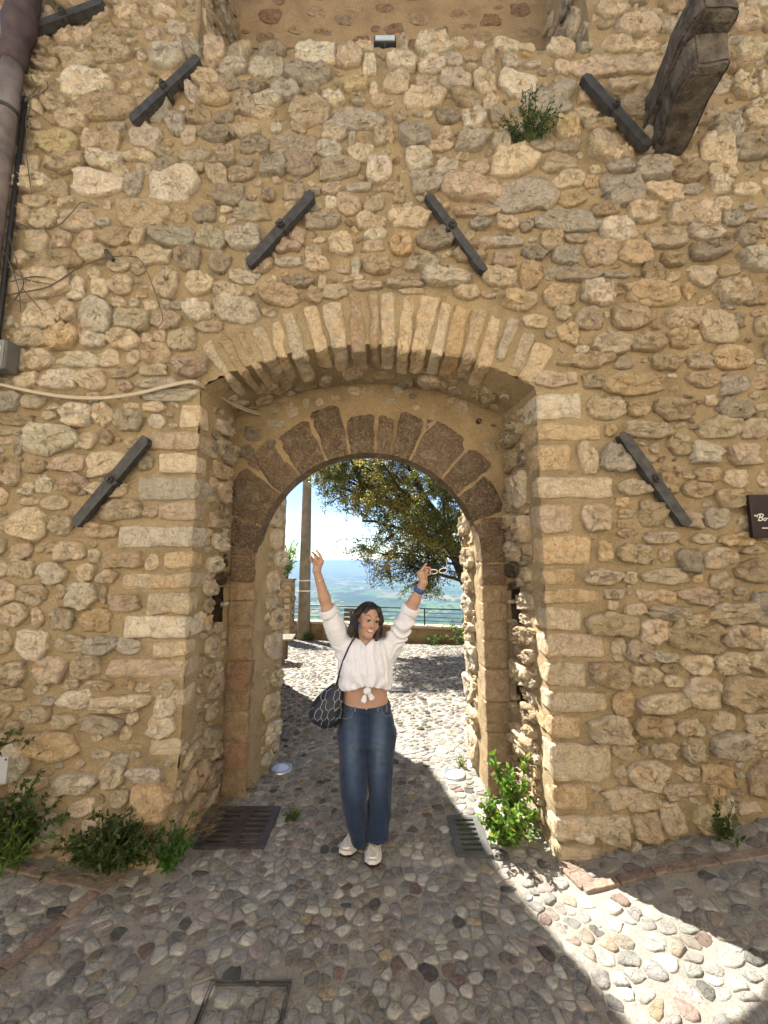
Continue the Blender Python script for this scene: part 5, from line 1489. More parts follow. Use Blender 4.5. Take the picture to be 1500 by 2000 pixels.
for k in range(7):       # weeds growing out of the right grate
    x0, y0, x1, y1 = grate_r
    bushy('grate_weed', 'low green weeds sprouting from slot %s of the right drain grate' % ('nearest', 'second', 'third', 'middle', 'fifth', 'sixth', 'farthest')[k], 'weed', ((x0 + x1) / 2, y0 + .028 + (k + .5) * (y1 - y0 - .056) / 7, grz - .035), 12, .05, 2.4, 110, .015, [(.06, .15, .03), (.09, .19, .04)], flat=.12, droop=1.0, r0=.0015, group='weeds in the right drain grate')
# caper bush high on the wall
cb = at_y(1032, 278, YF - .03)
bushy('wall_shrub', 'dark green spiky shrub growing out of the wall at upper right', 'shrub', cb, 60, .27, 1.9, 1700, .032, [(.04, .075, .028), (.055, .095, .035)], aspect=.28, droop=.3, lean=(0, -.35, 0), r0=.003)
# dry straw by the walls
def straw(name, label, c0, n, sx, sy, L):
    paths, rad = [], []
    for i in range(n):
        x, y = RNG.normal(0, sx), RNG.normal(0, sy); a = RNG.uniform(0, 3.14)
        l = L * RNG.uniform(.4, 1.2); z = gz_(c0[0] + x, c0[1] + y) + .018 + RNG.uniform(0, .02)
        d_ = np.array([math.cos(a), math.sin(a), 0]) * l / 2
        p = np.array([c0[0] + x, c0[1] + y, z])
        paths.append(np.array([p - d_, p + np.array([0, 0, RNG.uniform(0, .012)]), p + d_ + np.array([0, 0, RNG.uniform(-.004, .02)])])); rad.append(np.full(3, RNG.uniform(.0008, .0018)))
    V, F = multi_tube(paths, rad, 4)
    tag(make(name, V, F, M['straw']), label, 'straw', kind='stuff')
straw('dry_straw', 'dry straw and twigs along the foot of the left wall', (-1.55, 2.48), 50, .28, .03, .13)
straw('dry_straw', 'dry straw and twigs behind the left drain grate', (-1.22, 3.10), 90, .035, .12, .12)
straw('dry_straw', 'dry twigs along the foot of the right wall', (1.95, 2.60), 60, .38, .03, .12)
# terrace planting
bushy('oleander', 'oleander with narrow leaves growing above the stone pillar', 'shrub', (-2.70, 11.2, 1.36), 22, 1.15, .30, 900, .13, [(.14, .22, .05), (.09, .15, .045), (.22, .30, .08)], aspect=.2, droop=.2, r0=.010)
bushy('terrace_shrub', 'dark green shrub with pale flecks at the foot of the parapet', 'shrub', (2.05, 10.2, -.30), 40, .75, .9, 1300, .075, [(.04, .075, .025), (.03, .055, .02), (.20, .24, .12)], aspect=.5, droop=.7, r0=.006)
bushy('terrace_shrub', 'low weedy shrub against the parapet left of the bigger one', 'shrub', (1.25, 10.55, -.32), 20, .35, 1.0, 420, .06, [(.05, .09, .03), (.09, .13, .05)], aspect=.4, droop=.7, r0=.004)
bushy('wall_weed', 'green weeds around the foot of the concrete pole', 'weed', (-2.1, 11.4, -.34), 40, .26, 1.4, 700, .05, [(.06, .12, .03), (.12, .18, .05)], droop=.9)
# ---- the oak
def grow(oak):
    rg = np.random.default_rng(23)
    paths, rad, tips = [], [], []
    def branch(p, d_, L, r, lev, n=7, up=.0):
        pts = [p]
        for i in range(n):
            d_ = d_ + rg.normal(0, .13 if lev else .05, 3) + np.array([0, 0, up])
            d_ = d_ / np.linalg.norm(d_)
            pts.append(pts[-1] + d_ * L / n)
        pts = np.array(pts); rr = np.linspace(r, r * (.55 if lev < 2 else .35), n + 1)
        paths.append(pts); rad.append(rr)
        return pts, rr
    trunk = np.array([(2.55, 9.7, -.45), (2.42, 9.68, .2), (2.2, 9.64, .8), (1.95, 9.6, 1.35), (1.72, 9.55, 1.9), (1.52, 9.5, 2.4)])
    paths.append(trunk); rad.append(np.array([.25, .20, .17, .155, .14, .13]))
    limbs = [((1.52, 9.5, 2.4), (-1.0, -.2, .75), 2.9, .055), ((1.60, 9.5, 2.2), (-1.1, .3, .20), 2.3, .045), ((1.52, 9.5, 2.4), (-.3, -.3, 1.1), 2.5, .055), ((1.52, 9.5, 2.4), (.5, .1, 1.0), 2.4, .065), ((1.72, 9.55, 1.9), (.8, -.5, .6), 2.3, .07),
             ((1.95, 9.6, 1.35), (-.9, -.3, .05), 1.5, .045), ((1.72, 9.55, 1.9), (-.75, -.75, .45), 2.0, .042), ((1.52, 9.5, 2.4), (-.8, .6, .9), 2.6, .048), ((1.8, 9.57, 1.75), (-.7, .2, -.12), 1.9, .028), ((1.52, 9.5, 2.4), (-.75, .0, 1.15), 3.2, .05), ((1.52, 9.5, 2.4), (-.9, -.5, .35), 2.5, .045), ((1.60, 9.5, 2.2), (-.5, -.8, .7), 2.2, .045), ((1.52, 9.5, 2.4), (-.2, .5, .9), 2.4, .045), ((1.8, 9.57, 1.75), (-.3, -.7, .15), 1.6, .03), ((.6, 9.4, 3.3), (-1.0, -.1, .55), 2.3, .035), ((.5, 9.5, 3.0), (-1.0, .2, .30), 2.2, .032), ((.3, 9.3, 3.6), (-.8, -.3, .8), 2.0, .03), ((.4, 9.6, 3.2), (-1.0, .3, .75), 2.2, .03)]
    for p, d_, L, r in limbs:
        pts, rr = branch(np.array(p), unit(np.array(d_)), L, r, 1, 8, .015)
        for k in range(13):
            t = rg.uniform(.22, 1.0) * 7.9; i = int(t); q = pts[i] + (pts[min(i + 1, 8)] - pts[i]) * (t - i)
            d2 = unit(unit(pts[min(i + 1, 8)] - pts[i]) * .7 + rg.normal(0, .65, 3) + np.array([0, 0, .05]))
            p2, r2 = branch(q, d2, rg.uniform(.6, 1.15), rr[i] * .45, 2, 6, -.02)
            for k2 in range(9):
                t2 = rg.uniform(.2, 1.0) * 5.9; i2 = int(t2); q2 = p2[i2] + (p2[i2 + 1] - p2[i2]) * (t2 - i2)
                d3 = unit(unit(p2[i2 + 1] - p2[i2]) * .6 + rg.normal(0, .7, 3) + np.array([0, 0, -.15]))
                p3, _ = branch(q2, d3, rg.uniform(.28, .55), max(.006, r2[i2] * .35), 3, 4, -.05)
                tips.append(p3)
    def inside(p):
        c, r = np.array([1.25, 9.5, 3.5]), np.array([3.35, 2.4, 2.75])
        return (((p - c) / r) ** 2).sum(-1) < 1.0
    keep = [i for i, p in enumerate(paths) if len(p) != 5 or inside(p[-1])]
    V, F = multi_tube([paths[i] for i in keep if len(paths[i]) in (6, 9) or rad[i][0] > .03], [rad[i] for i in keep if len(paths[i]) in (6, 9) or rad[i][0] > .03], 9)
    make('trunk', V, F, M['bark'], oak, smooth=True)
    sm = [i for i in keep if not (len(paths[i]) in (6, 9) or rad[i][0] > .03)]
    V, F = multi_tube([paths[i] for i in sm], [rad[i] for i in sm], 4)
    make('twigs', V, F, M['bark'], oak)
    lp, ld = [], []
    for p3 in tips:
        if not inside(p3[-1]): continue
        m_ = int(rg.uniform(28, 50))
        t = rg.uniform(.15, 1.0, m_) * 3.99; i = t.astype(int); f = (t - i)[:, None]
        q = p3[i] * (1 - f) + p3[i + 1] * f
        lp.append(q + rg.normal(0, .035, q.shape)); ld.append(unit(rg.normal(0, 1, q.shape) + np.array([0, 0, .1])))
    lp, ld = np.concatenate(lp), np.concatenate(ld)
    V, F = leaves(lp, ld, .058 * RNG.uniform(.6, 1.25, len(lp)), .5)
    # yellower patches paint sunlit foliage into the leaf colour
    k = .8 * sstep((fbm(lp * 1.6 + 3, 2) + .10) / .40)[:, None]
    c = np.array((.085, .10, .032)) * (1 - k) + k * np.array((.28, .235, .07))
    c = np.repeat(c * RNG.uniform(.65, 1.35, (len(lp), 1)), 4, 0)
    make('crown', V, F, M['leaf'], oak, c)
    print('oak leaves', len(lp))
oak = thing('oak_tree', 'evergreen oak with dense olive and yellowish leaves overhanging the terrace', 'tree', (2.5, 9.7, -.45))
oak.location = (0, 0, 0)
grow(oak)
# ================================================================== the woman under the arch
def nets(f, lo, hi, h):
    """surface of f = 0 as quads, on a sparse grid"""
    lo, hi = np.asarray(lo, float), np.asarray(hi, float)
    B = 6
    nb = np.ceil((hi - lo) / (h * B)).astype(int)
    g = np.stack(np.meshgrid(*[np.arange(k) for k in nb], indexing='ij'), -1).reshape(-1, 3)
    c = lo + (g + .5) * h * B
    act = g[np.abs(f(c)) < h * B * 1.25]
    o = np.stack(np.meshgrid(*[np.arange(B)] * 3, indexing='ij'), -1).reshape(-1, 3)
    cells = (act[:, None] * B + o[None]).reshape(-1, 3)
    n1, n2 = int(nb[1]) * B + 4, int(nb[2]) * B + 4
    key = lambda q: ((q[..., 0] + 1) * n1 + q[..., 1] + 1) * n2 + q[..., 2] + 1
    cor = np.array([(i, j, k) for i in (0, 1) for j in (0, 1) for k in (0, 1)])
    ck = key(cells[:, None] + cor[None])
    uk, inv = np.unique(ck.ravel(), return_inverse=True)
    first = np.zeros(len(uk), int); first[inv] = np.arange(len(inv))
    cp = (cells[:, None] + cor[None]).reshape(-1, 3)[first]
    val = f(lo + cp * h)
    cv = val[inv].reshape(-1, 8)
    mixed = (cv.min(1) < 0) & (cv.max(1) >= 0)
    cells, cv = cells[mixed], cv[mixed]
    E = [(0, 1), (2, 3), (4, 5), (6, 7), (0, 2), (1, 3), (4, 6), (5, 7), (0, 4), (1, 5), (2, 6), (3, 7)]
    acc = np.zeros((len(cells), 3)); cnt = np.zeros(len(cells))
    for a, b in E:
        va, vb = cv[:, a], cv[:, b]
        cr = (va < 0) != (vb < 0)
        t = np.where(cr, va / np.where(cr, va - vb, 1), 0)
        acc += cr[:, None] * (cor[a] + t[:, None] * (cor[b] - cor[a])); cnt += cr
    V = lo + (cells + acc / cnt[:, None]) * h
    k0 = key(cells); od = np.argsort(k0); ks = k0[od]
    def find(q):
        kk = key(q); i = np.clip(np.searchsorted(ks, kk), 0, len(ks) - 1)
        return np.where(ks[i] == kk, od[i], -1)
    F = []
    for ax, b in ((0, 4), (1, 2), (2, 1)):
        cr = (cv[:, 0] < 0) != (cv[:, b] < 0)
        q = cells[cr]; s = cv[cr, 0] < 0
        u = np.zeros(3, int); u[(ax + 1) % 3] = 1; w = np.zeros(3, int); w[(ax + 2) % 3] = 1
        ids = np.stack([find(q), find(q - u), find(q - u - w), find(q - w)], 1)
        ok = (ids >= 0).all(1)
        ids, s = ids[ok], s[ok]
        F.append(np.where(s[:, None], ids, ids[:, ::-1]))
    return V, np.concatenate(F)
def rc(p, a, b, ra, rb):
    a, b = np.asarray(a, float), np.asarray(b, float)
    d = b - a
    t = np.clip(((p - a) @ d) / (d @ d), 0, 1)
    return np.linalg.norm(p - a - t[:, None] * d, axis=1) - (ra + (rb - ra) * t)
def el(p, c, r, R=None):
    q = p - np.asarray(c, float)
    if R is not None: q = q @ R
    r = np.asarray(r, float)
    k0 = np.linalg.norm(q / r, axis=1); k1 = np.linalg.norm(q / r ** 2, axis=1)
    return k0 * (k0 - 1) / np.maximum(k1, 1e-9)
def smin(a, b, k):
    h = np.clip(.5 + .5 * (b - a) / k, 0, 1)
    return b * (1 - h) + a * h - k * h * (1 - h)
def smax(a, b, k): return -smin(-a, -b, k)
def etube(p, secs):
    """stack of ellipses: (centre xyz, half width, half depth)"""
    secs = sorted(secs, key=lambda s: s[0][2])
    z = np.array([s[0][2] for s in secs])
    g = lambda v: np.interp(p[:, 2], z, v)
    cx, cy = g([s[0][0] for s in secs]), g([s[0][1] for s in secs])
    a, b = g([s[1] for s in secs]), g([s[2] for s in secs])
    X, Y = (p[:, 0] - cx) / a, (p[:, 1] - cy) / b
    k0 = np.sqrt(X * X + Y * Y); k1 = np.sqrt((X / a) ** 2 + (Y / b) ** 2)
    d = k0 * (k0 - 1) / np.maximum(k1, 1e-6)
    return np.maximum(d, np.maximum(z[0] - p[:, 2], p[:, 2] - z[-1]))
def on_surfs(f, xy, t0=2.0, off=.002):
    """first points of f seen along the lines of sight of photo pixels, a little in front of it (nan where none)"""
    xy = np.asarray(xy, float).reshape(-1, 2)
    a, b, c = ray(xy[:, 0], xy[:, 1])
    dv = np.stack([a, b, c], 1); dv /= np.linalg.norm(dv, axis=1)[:, None]
    o = np.array([0, 0, CAM_H]); t = np.full(len(xy), t0); live = np.ones(len(xy), bool)
    for _ in range(120):
        i = np.nonzero(live)[0]
        if len(i) == 0: break
        dd = f(o + dv[i] * t[i, None])
        t[i] += np.where(dd < .0008, 0, np.maximum(dd * .75, .0006))
        live[i] = (dd >= .0008) & (t[i] < 3.6)
    w = o + dv * (t - off)[:, None]
    w[live | (t >= 3.6)] = np.nan
    return w
PY = 2.80
J = lambda x, y, Y=PY: P(x, y, Y)
# --- frame of the head
yaw, roll, pit = .40, .20, .10
def headR():
    F_ = np.array([math.sin(yaw) * math.cos(pit), -math.cos(yaw) * math.cos(pit), math.sin(pit)])
    X_ = np.array([math.cos(yaw), math.sin(yaw), 0])
    Z_ = np.cross(X_, -F_); Z_ = -np.cross(F_, X_) if Z_[2] < 0 else Z_
    Rr = np.array([[math.cos(roll), 0, math.sin(roll)], [0, 1, 0], [-math.sin(roll), 0, math.cos(roll)]])
    return np.stack([Rr @ X_, Rr @ F_, Rr @ Z_], 1)     # columns: right, forward, up
HR = headR()
HC = J(719, 1211, 2.76)
HS = .93
def toh(p): return (p - HC) @ HR / HS
def fromh(q): return np.asarray(q, float) @ HR.T * HS + HC
def head_sdf(p):
    q = toh(p)
    d = el(q, (0, -.012, .030), (.074, .096, .088))
    d = smin(d, el(q, (0, .020, -.026), (.060, .070, .086)), .03)
    for s in (-1, 1):
        d = smin(d, rc(q, (s * .045, -.005, -.055), (s * .010, .056, -.100), .022, .017), .025)
        d = smin(d, el(q, (s * .037, .056, -.036), (.026, .024, .024)), .022)
        d = smin(d, rc(q, (s * .012, .083, .022), (s * .050, .068, .020), .010, .008), .014)
        d = smin(d, el(q, (s * .0745, -.006, -.004), (.010, .020, .031)), .008)
    d = smin(d, el(q, (0, .056, -.103), (.020, .020, .017)), .02)
    d = smin(d, rc(q, (0, .080, .004), (0, .104, -.031), .008, .0115), .012)
    for s in (-1, 1):
        d = smin(d, el(q, (s * .012, .091, -.035), (.009, .011, .008)), .008)
        d = smax(d, -el(q, (s * .031, .096, .001), (.017, .016, .011)), .010)
    # smile: an open curve cut between the lips
    x = np.clip(q[:, 0], -.028, .028)
    zc = -.066 + 9.0 * x * x
    yc = .086 - 14.0 * x * x
    up = np.sqrt((q[:, 0] - x) ** 2 + (q[:, 1] - yc + .002) ** 2 + (q[:, 2] - zc - .0075 + 2 * np.abs(x) * .1) ** 2) - .0050
    lw = np.sqrt((q[:, 0] - x) ** 2 + (q[:, 1] - yc + .003) ** 2 + (q[:, 2] - zc + .0105 - np.abs(x) * .25) ** 2) - .0065
    d = smin(d, smin(up, lw, .003), .006)
    gap = np.sqrt(((q[:, 0] - x)) ** 2 + ((q[:, 1] - yc - .004) * .5) ** 2 + ((q[:, 2] - zc + .001)) ** 2) - .0052 * (1 - (np.abs(x) / .03) ** 2)
    return smax(d, -gap, .003)
NB, HB = J(716, 1262, 2.83), fromh((0, -.02, -.08))
LW, RW = J(618.5, 1114, 2.66), J(827, 1137, 2.66)
LE, RE = J(640, 1190, 2.72), J(802, 1188, 2.71)
LS_, RS_ = J(673, 1260, 2.83), J(765, 1260, 2.83)
fY = 2.655
def fing(pts, r): return ([J(x, y, Y) for x, y, Y in pts], r)
FING = [fing([(629.5, 1096, fY), (625.5, 1085, fY - .005), (618, 1074.5, fY - .005)], (.0095, .0085, .0065)), fing([(626, 1095, fY + .012), (616, 1084, fY + .012), (609.5, 1078.5, fY + .0)], (.0095, .008, .0065)),
        fing([(619, 1098, fY + .018), (610, 1091, fY + .015), (607, 1086, fY + .0)], (.009, .008, .0065)), fing([(615, 1103, fY + .012), (608, 1096, fY + .005), (605.5, 1089.5, fY - .005)], (.0085, .0075, .006)),
        fing([(622, 1107, fY - .012), (618, 1095.5, fY - .03), (614.8, 1084.5, fY - .032)], (.0125, .0095, .0075)),
        fing([(818.5, 1119.5, fY), (826, 1109.5, fY), (832.8, 1100.5, fY)], (.0095, .0085, .0065)), fing([(821, 1117, fY + .012), (831.5, 1108.5, fY + .015), (839.5, 1108.5, fY + .005)], (.0095, .0085, .0065)),
        fing([(825, 1118, fY + .02), (835.5, 1111.5, fY + .02), (844, 1112.5, fY + .005)], (.009, .008, .0065)), fing([(829, 1125, fY + .012), (837.5, 1122, fY + .01), (843, 1119.5, fY + .0)], (.0085, .0075, .006)),
        fing([(828, 1129, fY - .012), (832.5, 1118, fY - .03), (836.8, 1111, fY - .03)], (.0125, .0095, .0075))]
def body_sdf(p):
    d = head_sdf(p)
    d = smin(d, rc(p, NB, HB, .056, .050), .03)
    d = smin(d, etube(p, [(J(716, 1252), .09, .06), (J(716, 1262), .14, .085), (J(714, 1285), .150, .105), (J(713, 1310), .152, .112), (J(713, 1345), .146, .105), (J(714, 1365), .147, .104), (J(715, 1385), .155, .108), (J(715, 1400), .155, .105)]), .03)
    for s, e, w in ((LS_, LE, LW), (RS_, RE, RW)):
        d = smin(d, rc(p, s, e, .050, .040), .03)
        m = e + (w - e) * .3
        d = smin(d, smin(rc(p, e, m, .038, .0375), rc(p, m, w, .0375, .0245), .02), .02)
    pl = [rc(p, LW, J(622.5, 1098, fY), .0245, .027), rc(p, LW, J(616.5, 1103, fY + .006), .022, .018), rc(p, LW + .2 * (LE - LW) * 0, J(628, 1097, fY), .020, .0155),
          rc(p, RW, J(823, 1121, fY), .0245, .026), rc(p, RW, J(829, 1124, fY + .004), .022, .018), rc(p, RW, J(819.5, 1120, fY), .020, .0155)]
    for q in pl: d = smin(d, q, .012)
    for pts, r in FING:
        fd = smin(rc(p, pts[0], pts[1], r[0], r[1]), rc(p, pts[1], pts[2], r[1], r[2]), .004)
        d = smin(d, fd, .006)
    return d
# --- shirt
KN = J(717, 1348, PY - .145)
def sleeve(p, a, b, ra, rb, seed):
    ax = (b - a) / np.linalg.norm(b - a); L = np.linalg.norm(b - a)
    t = (p - a) @ ax
    d = rc(p, a, b + ax * .05, ra, rb)
    q = np.stack([t * 17 + 2.2 * vnoise(p * 8 + seed), ((p - a) @ np.array([.3, .9, .2])) * 5, 0 * t + seed], 1)
    d = d + .022 * (np.abs(vnoise(q)) - .3) + .008 * (np.abs(vnoise(q * 2.1 + 7)) - .3)
    d = smin(d, rc(p, a, b + ax * .05, ra * .86, rb * .93), .008)
    cuff = np.abs(t - (L - .018)) - .026
    d = np.where(np.abs(t - L + .02) < .05, smin(d, np.maximum(rc(p, a, b + ax * .05, ra, rb) - .007, cuff), .006), d)
    return smax(d, t - L, .006)
def shirt_sdf(p):
    d = etube(p, [(J(716, 1243), .075, .06), (J(716, 1250), .125, .085), (J(715, 1260), .165, .108), (J(714, 1280), .176, .128), (J(713, 1305), .180, .146), (J(713, 1325), .186, .140), (J(713, 1340), .184, .132), (J(713, 1353), .176, .124)])
    # folds gathered towards the knot
    dx, dz = p[:, 0] - KN[0], p[:, 2] - KN[2]
    r = np.hypot(dx, dz); an = np.arctan2(dx, dz + .03)
    front = sstep((PY + .02 - p[:, 1]) / .06)
    fold = np.sin(an * 11 + 2.0 * vnoise(np.stack([dx * 6, dz * 5, 0 * dx], 1))) * .0075 * np.exp(-(r / .17) ** 2) * front
    wp = p + .02 * np.stack([vnoise(p * 7), vnoise(p * 7 + 5), 0 * dx], 1)
    soft = .022 * (np.abs(vnoise(np.stack([wp[:, 0] * 27, wp[:, 1] * 14, wp[:, 2] * 4.2], 1))) - .25) + .008 * (np.abs(vnoise(wp * np.array([38, 20, 11]) + 3)) - .25)
    d = d + fold * sstep(r / .03) + soft
    d = smin(d, sleeve(p, LS_ + np.array([.0, 0, -.015]), J(638.5, 1188, 2.722), .077, .055, 3.0), .045)
    d = smin(d, sleeve(p, RS_ + np.array([.0, 0, -.015]), J(804.5, 1184, 2.712), .077, .051, 8.0), .045)
    # lower edge rises to the knot
    hem = KN[2] + .018 - .10 * np.abs(dx) - .03 * sstep(np.abs(dx) / .16) - .03 * (1 - front)
    d = smax(d, hem - p[:, 2], .006)
    # open neck
    n0, n1 = J(717, 1236, PY - .05), J(713.5, 1264, PY - .125)
    t = np.clip((n0[2] - p[:, 2]) / (n0[2] - n1[2]), -.5, 1.2)
    cut = np.abs(p[:, 0] - (n0[0] + (n1[0] - n0[0]) * t)) - .058 * (1 - np.clip(t, -.3, 1.0)) ** .8
    cut = np.maximum(cut * .8, np.maximum(p[:, 1] - (PY - .02), n1[2] - p[:, 2]))
    d = smax(d, -cut, .004)
    d = smax(d, -rc(p, NB - np.array([0, 0, .02]), HB, .062, .062), .006)
    # knot and tails
    k = el(p, KN + np.array([0, -.012, 0]), (.027, .024, .022))
    for e, dx_ in ((J(710.5, 1372, PY - .150), -.004), (J(727.5, 1366, PY - .148), .006)):
        o0 = KN + np.array([dx_, -.012, -.008])
        fl = np.array([1, 2.3, 1])
        tl = rc((p - o0) * fl, (0, 0, 0), (e - o0) * fl, .007, .021)
        ax = (e - o0) / np.linalg.norm(e - o0)
        tl = smax(tl * .6, (p - e) @ ax - .004 + .5 * np.abs((p - e)[:, 0]), .003)
        k = smin(k, tl, .005)
    k = k + .003 * vnoise(p * np.array([90, 40, 25]))
    return smin(d, k, .012)
# --- jeans
def legs(p):
    L = [(J(688, 1428, 2.80), .098, .112), (J(690, 1455, 2.79), .099, .108), (J(690, 1485, 2.775), .093, .102), (J(691, 1520, 2.75), .091, .096), (J(692.5, 1548, 2.735), .092, .094), (J(694, 1580, 2.745), .084, .090),
         (J(697, 1610, 2.755), .073, .086), (J(700.5, 1635, 2.765), .058, .082), (J(702.5, 1645, 2.765), .052, .074)]
    R = [(J(745, 1428, 2.80), .096, .112), (J(744, 1455, 2.80), .095, .108), (J(742, 1485, 2.80), .088, .102), (J(741, 1520, 2.79), .084, .096), (J(740.5, 1560, 2.78), .081, .092), (J(738.5, 1600, 2.765), .079, .090), (J(737, 1633, 2.755), .078, .086)]
    return etube(p, L), etube(p, R)
def jeans_sdf(p):
    hip = etube(p, [(J(715, 1370), .152, .109), (J(715, 1380), .160, .113), (J(716, 1400), .180, .124), (J(717, 1425), .191, .130), (J(717, 1440), .190, .126), (J(717, 1450), .182, .116)])
    a, b = legs(p)
    d0 = d = smin(smin(a, b, .004), hip, .022)
    x, z = p[:, 0] - J(717, 1445)[0], p[:, 2]
    zc = J(717, 1445)[2]
    # whiskers at the crotch, creases behind the knees and towards the hems
    w = np.exp(-((z - zc - .02) / .09) ** 2)
    d = d + .0026 * w * sstep((PY - .03 - p[:, 1]) / .05) * np.sin((z - zc) * 150 + np.abs(x) * 55 + 2 * vnoise(p * 12))
    d = d + .004 * vnoise(np.stack([p[:, 0] * 9, p[:, 1] * 9, z * 17], 1)) + .012 * (np.abs(vnoise(np.stack([p[:, 0] * 20 + z * 3, p[:, 1] * 14, z * 3.2], 1))) - .22) + .007 * (np.abs(vnoise(np.stack([p[:, 0] * 12 + 3, p[:, 1] * 8, z * 13 + 4 * p[:, 0]], 1))) - .22)
    top = J(714, 1373)[2] + .055 * np.abs(p[:, 0] - J(714, 1377)[0]) + .01 * sstep((p[:, 1] - PY) / .05)
    w_ = sstep((p[:, 2] - top + .075) / .03)
    d = d * (1 - w_) + d0 * w_ - .007 * sstep((p[:, 2] - top + .042) / .006)
    return smax(d, p[:, 2] - top, .004)
# --- hair
def hair_sdf(p):
    q = toh(p)
    st = .0035 * vnoise(np.stack([np.arctan2(q[:, 0], q[:, 1] + .02) * 26, q[:, 2] * 9, 0 * q[:, 0]], 1)) + .005 * vnoise(np.stack([np.arctan2(q[:, 0], q[:, 1] + .02) * 9, q[:, 2] * 7, 0 * q[:, 0] + 4], 1))
    d = el(q, (0, -.020, .034), (.085, .110, .097))
    d = smin(d, rc(q, (0, -.07, .01), (0, -.075, -.095), .072, .068), .04)
    d = smin(d, rc(q, (-.070, -.035, .03), (-.092, -.030, -.085), .036, .033), .03)      # lock behind the ear
    d = smin(d, rc(q, (-.092, -.030, -.075), (-.104, -.012, -.128), .033, .014), .02)
    d = smin(d, rc(q, (.072, .006, .030), (.080, .022, -.060), .027, .027), .03)
    d = smin(d, rc(q, (.080, .022, -.055), (.070, .040, -.125), .027, .013), .02)
    d = smin(d, rc(q, (.050, .050, .085), (.080, .040, .010), .016, .02), .03)
    face = el(q, (.004, .098, -.020), (.066, .088, .108))
    face = smin(face, el(q, (-.060, .045, -.02), (.034, .062, .062)), .02)
    face = smin(face, rc(q, (-.02, .06, -.08), (-.02, .04, -.16), .055, .06), .02)
    return smax(d, -face, .012) + st
# --- bag and shoes
def bag_sdf(p):
    d = etube(p, [(J(656, 1337, 2.76), .020, .03), (J(652, 1346, 2.76), .055, .05), (J(645, 1362, 2.75), .085, .066), (J(638, 1380, 2.74), .103, .078), (J(636, 1397, 2.74), .102, .080), (J(637, 1408, 2.74), .088, .072), (J(640, 1415, 2.745), .060, .05)])
    return smax(d, -(d + .03), .01) * 0 + d + .004 * vnoise(p * np.array([22, 18, 20])) - .004
def shoe_frame(toe, heel):
    toe, heel = np.array(toe, float), np.array(heel, float)
    f = toe - heel; L = np.linalg.norm(f); f /= L
    r = np.array([f[1], -f[0], 0])
    return heel, f, r, L
def shoe_local(p, fr):
    h, f, r, L = fr
    q = p - h
    return np.stack([q @ r, q @ f / L, q[:, 2]], 1), L
def shoe_w(t): return np.interp(t, [-.05, 0, .15, .45, .70, .88, 1.0, 1.05], [.0, .030, .039, .037, .048, .044, .024, .0])
def shoe_sdf(p, fr):
    q, L = shoe_local(p, fr)
    w = np.maximum(shoe_w(q[:, 1]), .004)
    hgt = np.interp(q[:, 1], [0, .25, .40, .55, .75, .95, 1.0], [.105, .112, .100, .078, .058, .042, .034])
    X, Z = q[:, 0] / w, (q[:, 2] - .02) / np.maximum(hgt - .02, .01)
    k = (np.abs(X) ** 2.6 + np.abs(Z) ** 2.2) ** (1 / 2.4)
    d = (k - 1) * np.minimum(w, .03)
    d = np.maximum(d, np.maximum(-q[:, 1] * L, (q[:, 1] - 1) * L))
    d = np.maximum(d, .014 - q[:, 2]) + .0012 * vnoise(p * 90)
    return d
def gz1(x, y): return float(ground_z(np.array(x), np.array(y))) + .012
shoeL = shoe_frame((J(671, 1676, 1)[0] * 0 + gp(668, 1677)[0], gp(668, 1677)[1], gz1(-.28, 2.74)), (gp(668, 1677)[0] + .135, gp(668, 1677)[1] + .215, gz1(-.2, 2.9)))
shoeR = shoe_frame((gp(727, 1698)[0], gp(727, 1698)[1], gz1(-.08, 2.66)), (gp(727, 1698)[0] + .012, gp(727, 1698)[1] + .26, gz1(-.08, 2.9)))
# ---------------------------------------------------------------- materials
def fabric(name, attr, color, scale, b1, rough=.9):
    m, nt, b = new_mat(name)
    p = pos(nt)
    base = attr_col(nt) if attr else tuple(color)
    c = mixc(nt, 'MULTIPLY', 1.0, base, ramp(nt, noise(nt, p, 60, 4), [(.3, .95), (.7, 1.05)]))
    nt.links.new(c, b.inputs['Base Color']); b.inputs['Roughness'].default_value = rough
    b.inputs['Sheen Weight'].default_value = .15
    b.inputs['Specular IOR Level'].default_value = .15
    wv = N(nt, 'ShaderNodeTexWave', Scale=scale); nt.links.new(p, wv.inputs['Vector']); wv.inputs['Distortion'].default_value = 2.0
    bump(nt, b, [(noise(nt, p, 14, 3), b1), (wv.outputs['Fac'], .0003)])
    return m
M['shirt'] = fabric('white_linen', False, (.70, .71, .78), 220, .004)
M['denim'] = fabric('washed_denim', True, None, 260, .003)
m, nt, b = new_mat('skin'); 
nt.links.new(mixc(nt, 'MULTIPLY', 1.0, attr_col(nt), ramp(nt, noise(nt, pos(nt), 70, 4), [(.3, .93), (.7, 1.06)])), b.inputs['Base Color'])
b.inputs['Roughness'].default_value = .48; b.inputs['Specular IOR Level'].default_value = .35
b.inputs['Subsurface Weight'].default_value = .12; b.inputs['Subsurface Radius'].default_value = (.012, .005, .003); b.inputs['Subsurface Scale'].default_value = .6
M['skin'] = m
m, nt, b = new_mat('dark_brown_hair')
p_ = pos(nt); mp = nt.nodes.new('ShaderNodeMapping'); mp.inputs['Scale'].default_value = (140, 140, 14); nt.links.new(p_, mp.inputs[0])
nn_ = noise(nt, mp.outputs[0], 1.0, 4, .6)
nt.links.new(mixc(nt, 'MULTIPLY', 1.0, (.017, .010, .008), ramp(nt, nn_, [(.25, .4), (.75, 1.9)])), b.inputs['Base Color'])
b.inputs['Roughness'].default_value = .42; b.inputs['Specular IOR Level'].default_value = .45
bump(nt, b, [(nn_, .004)])
M['hair'] = m
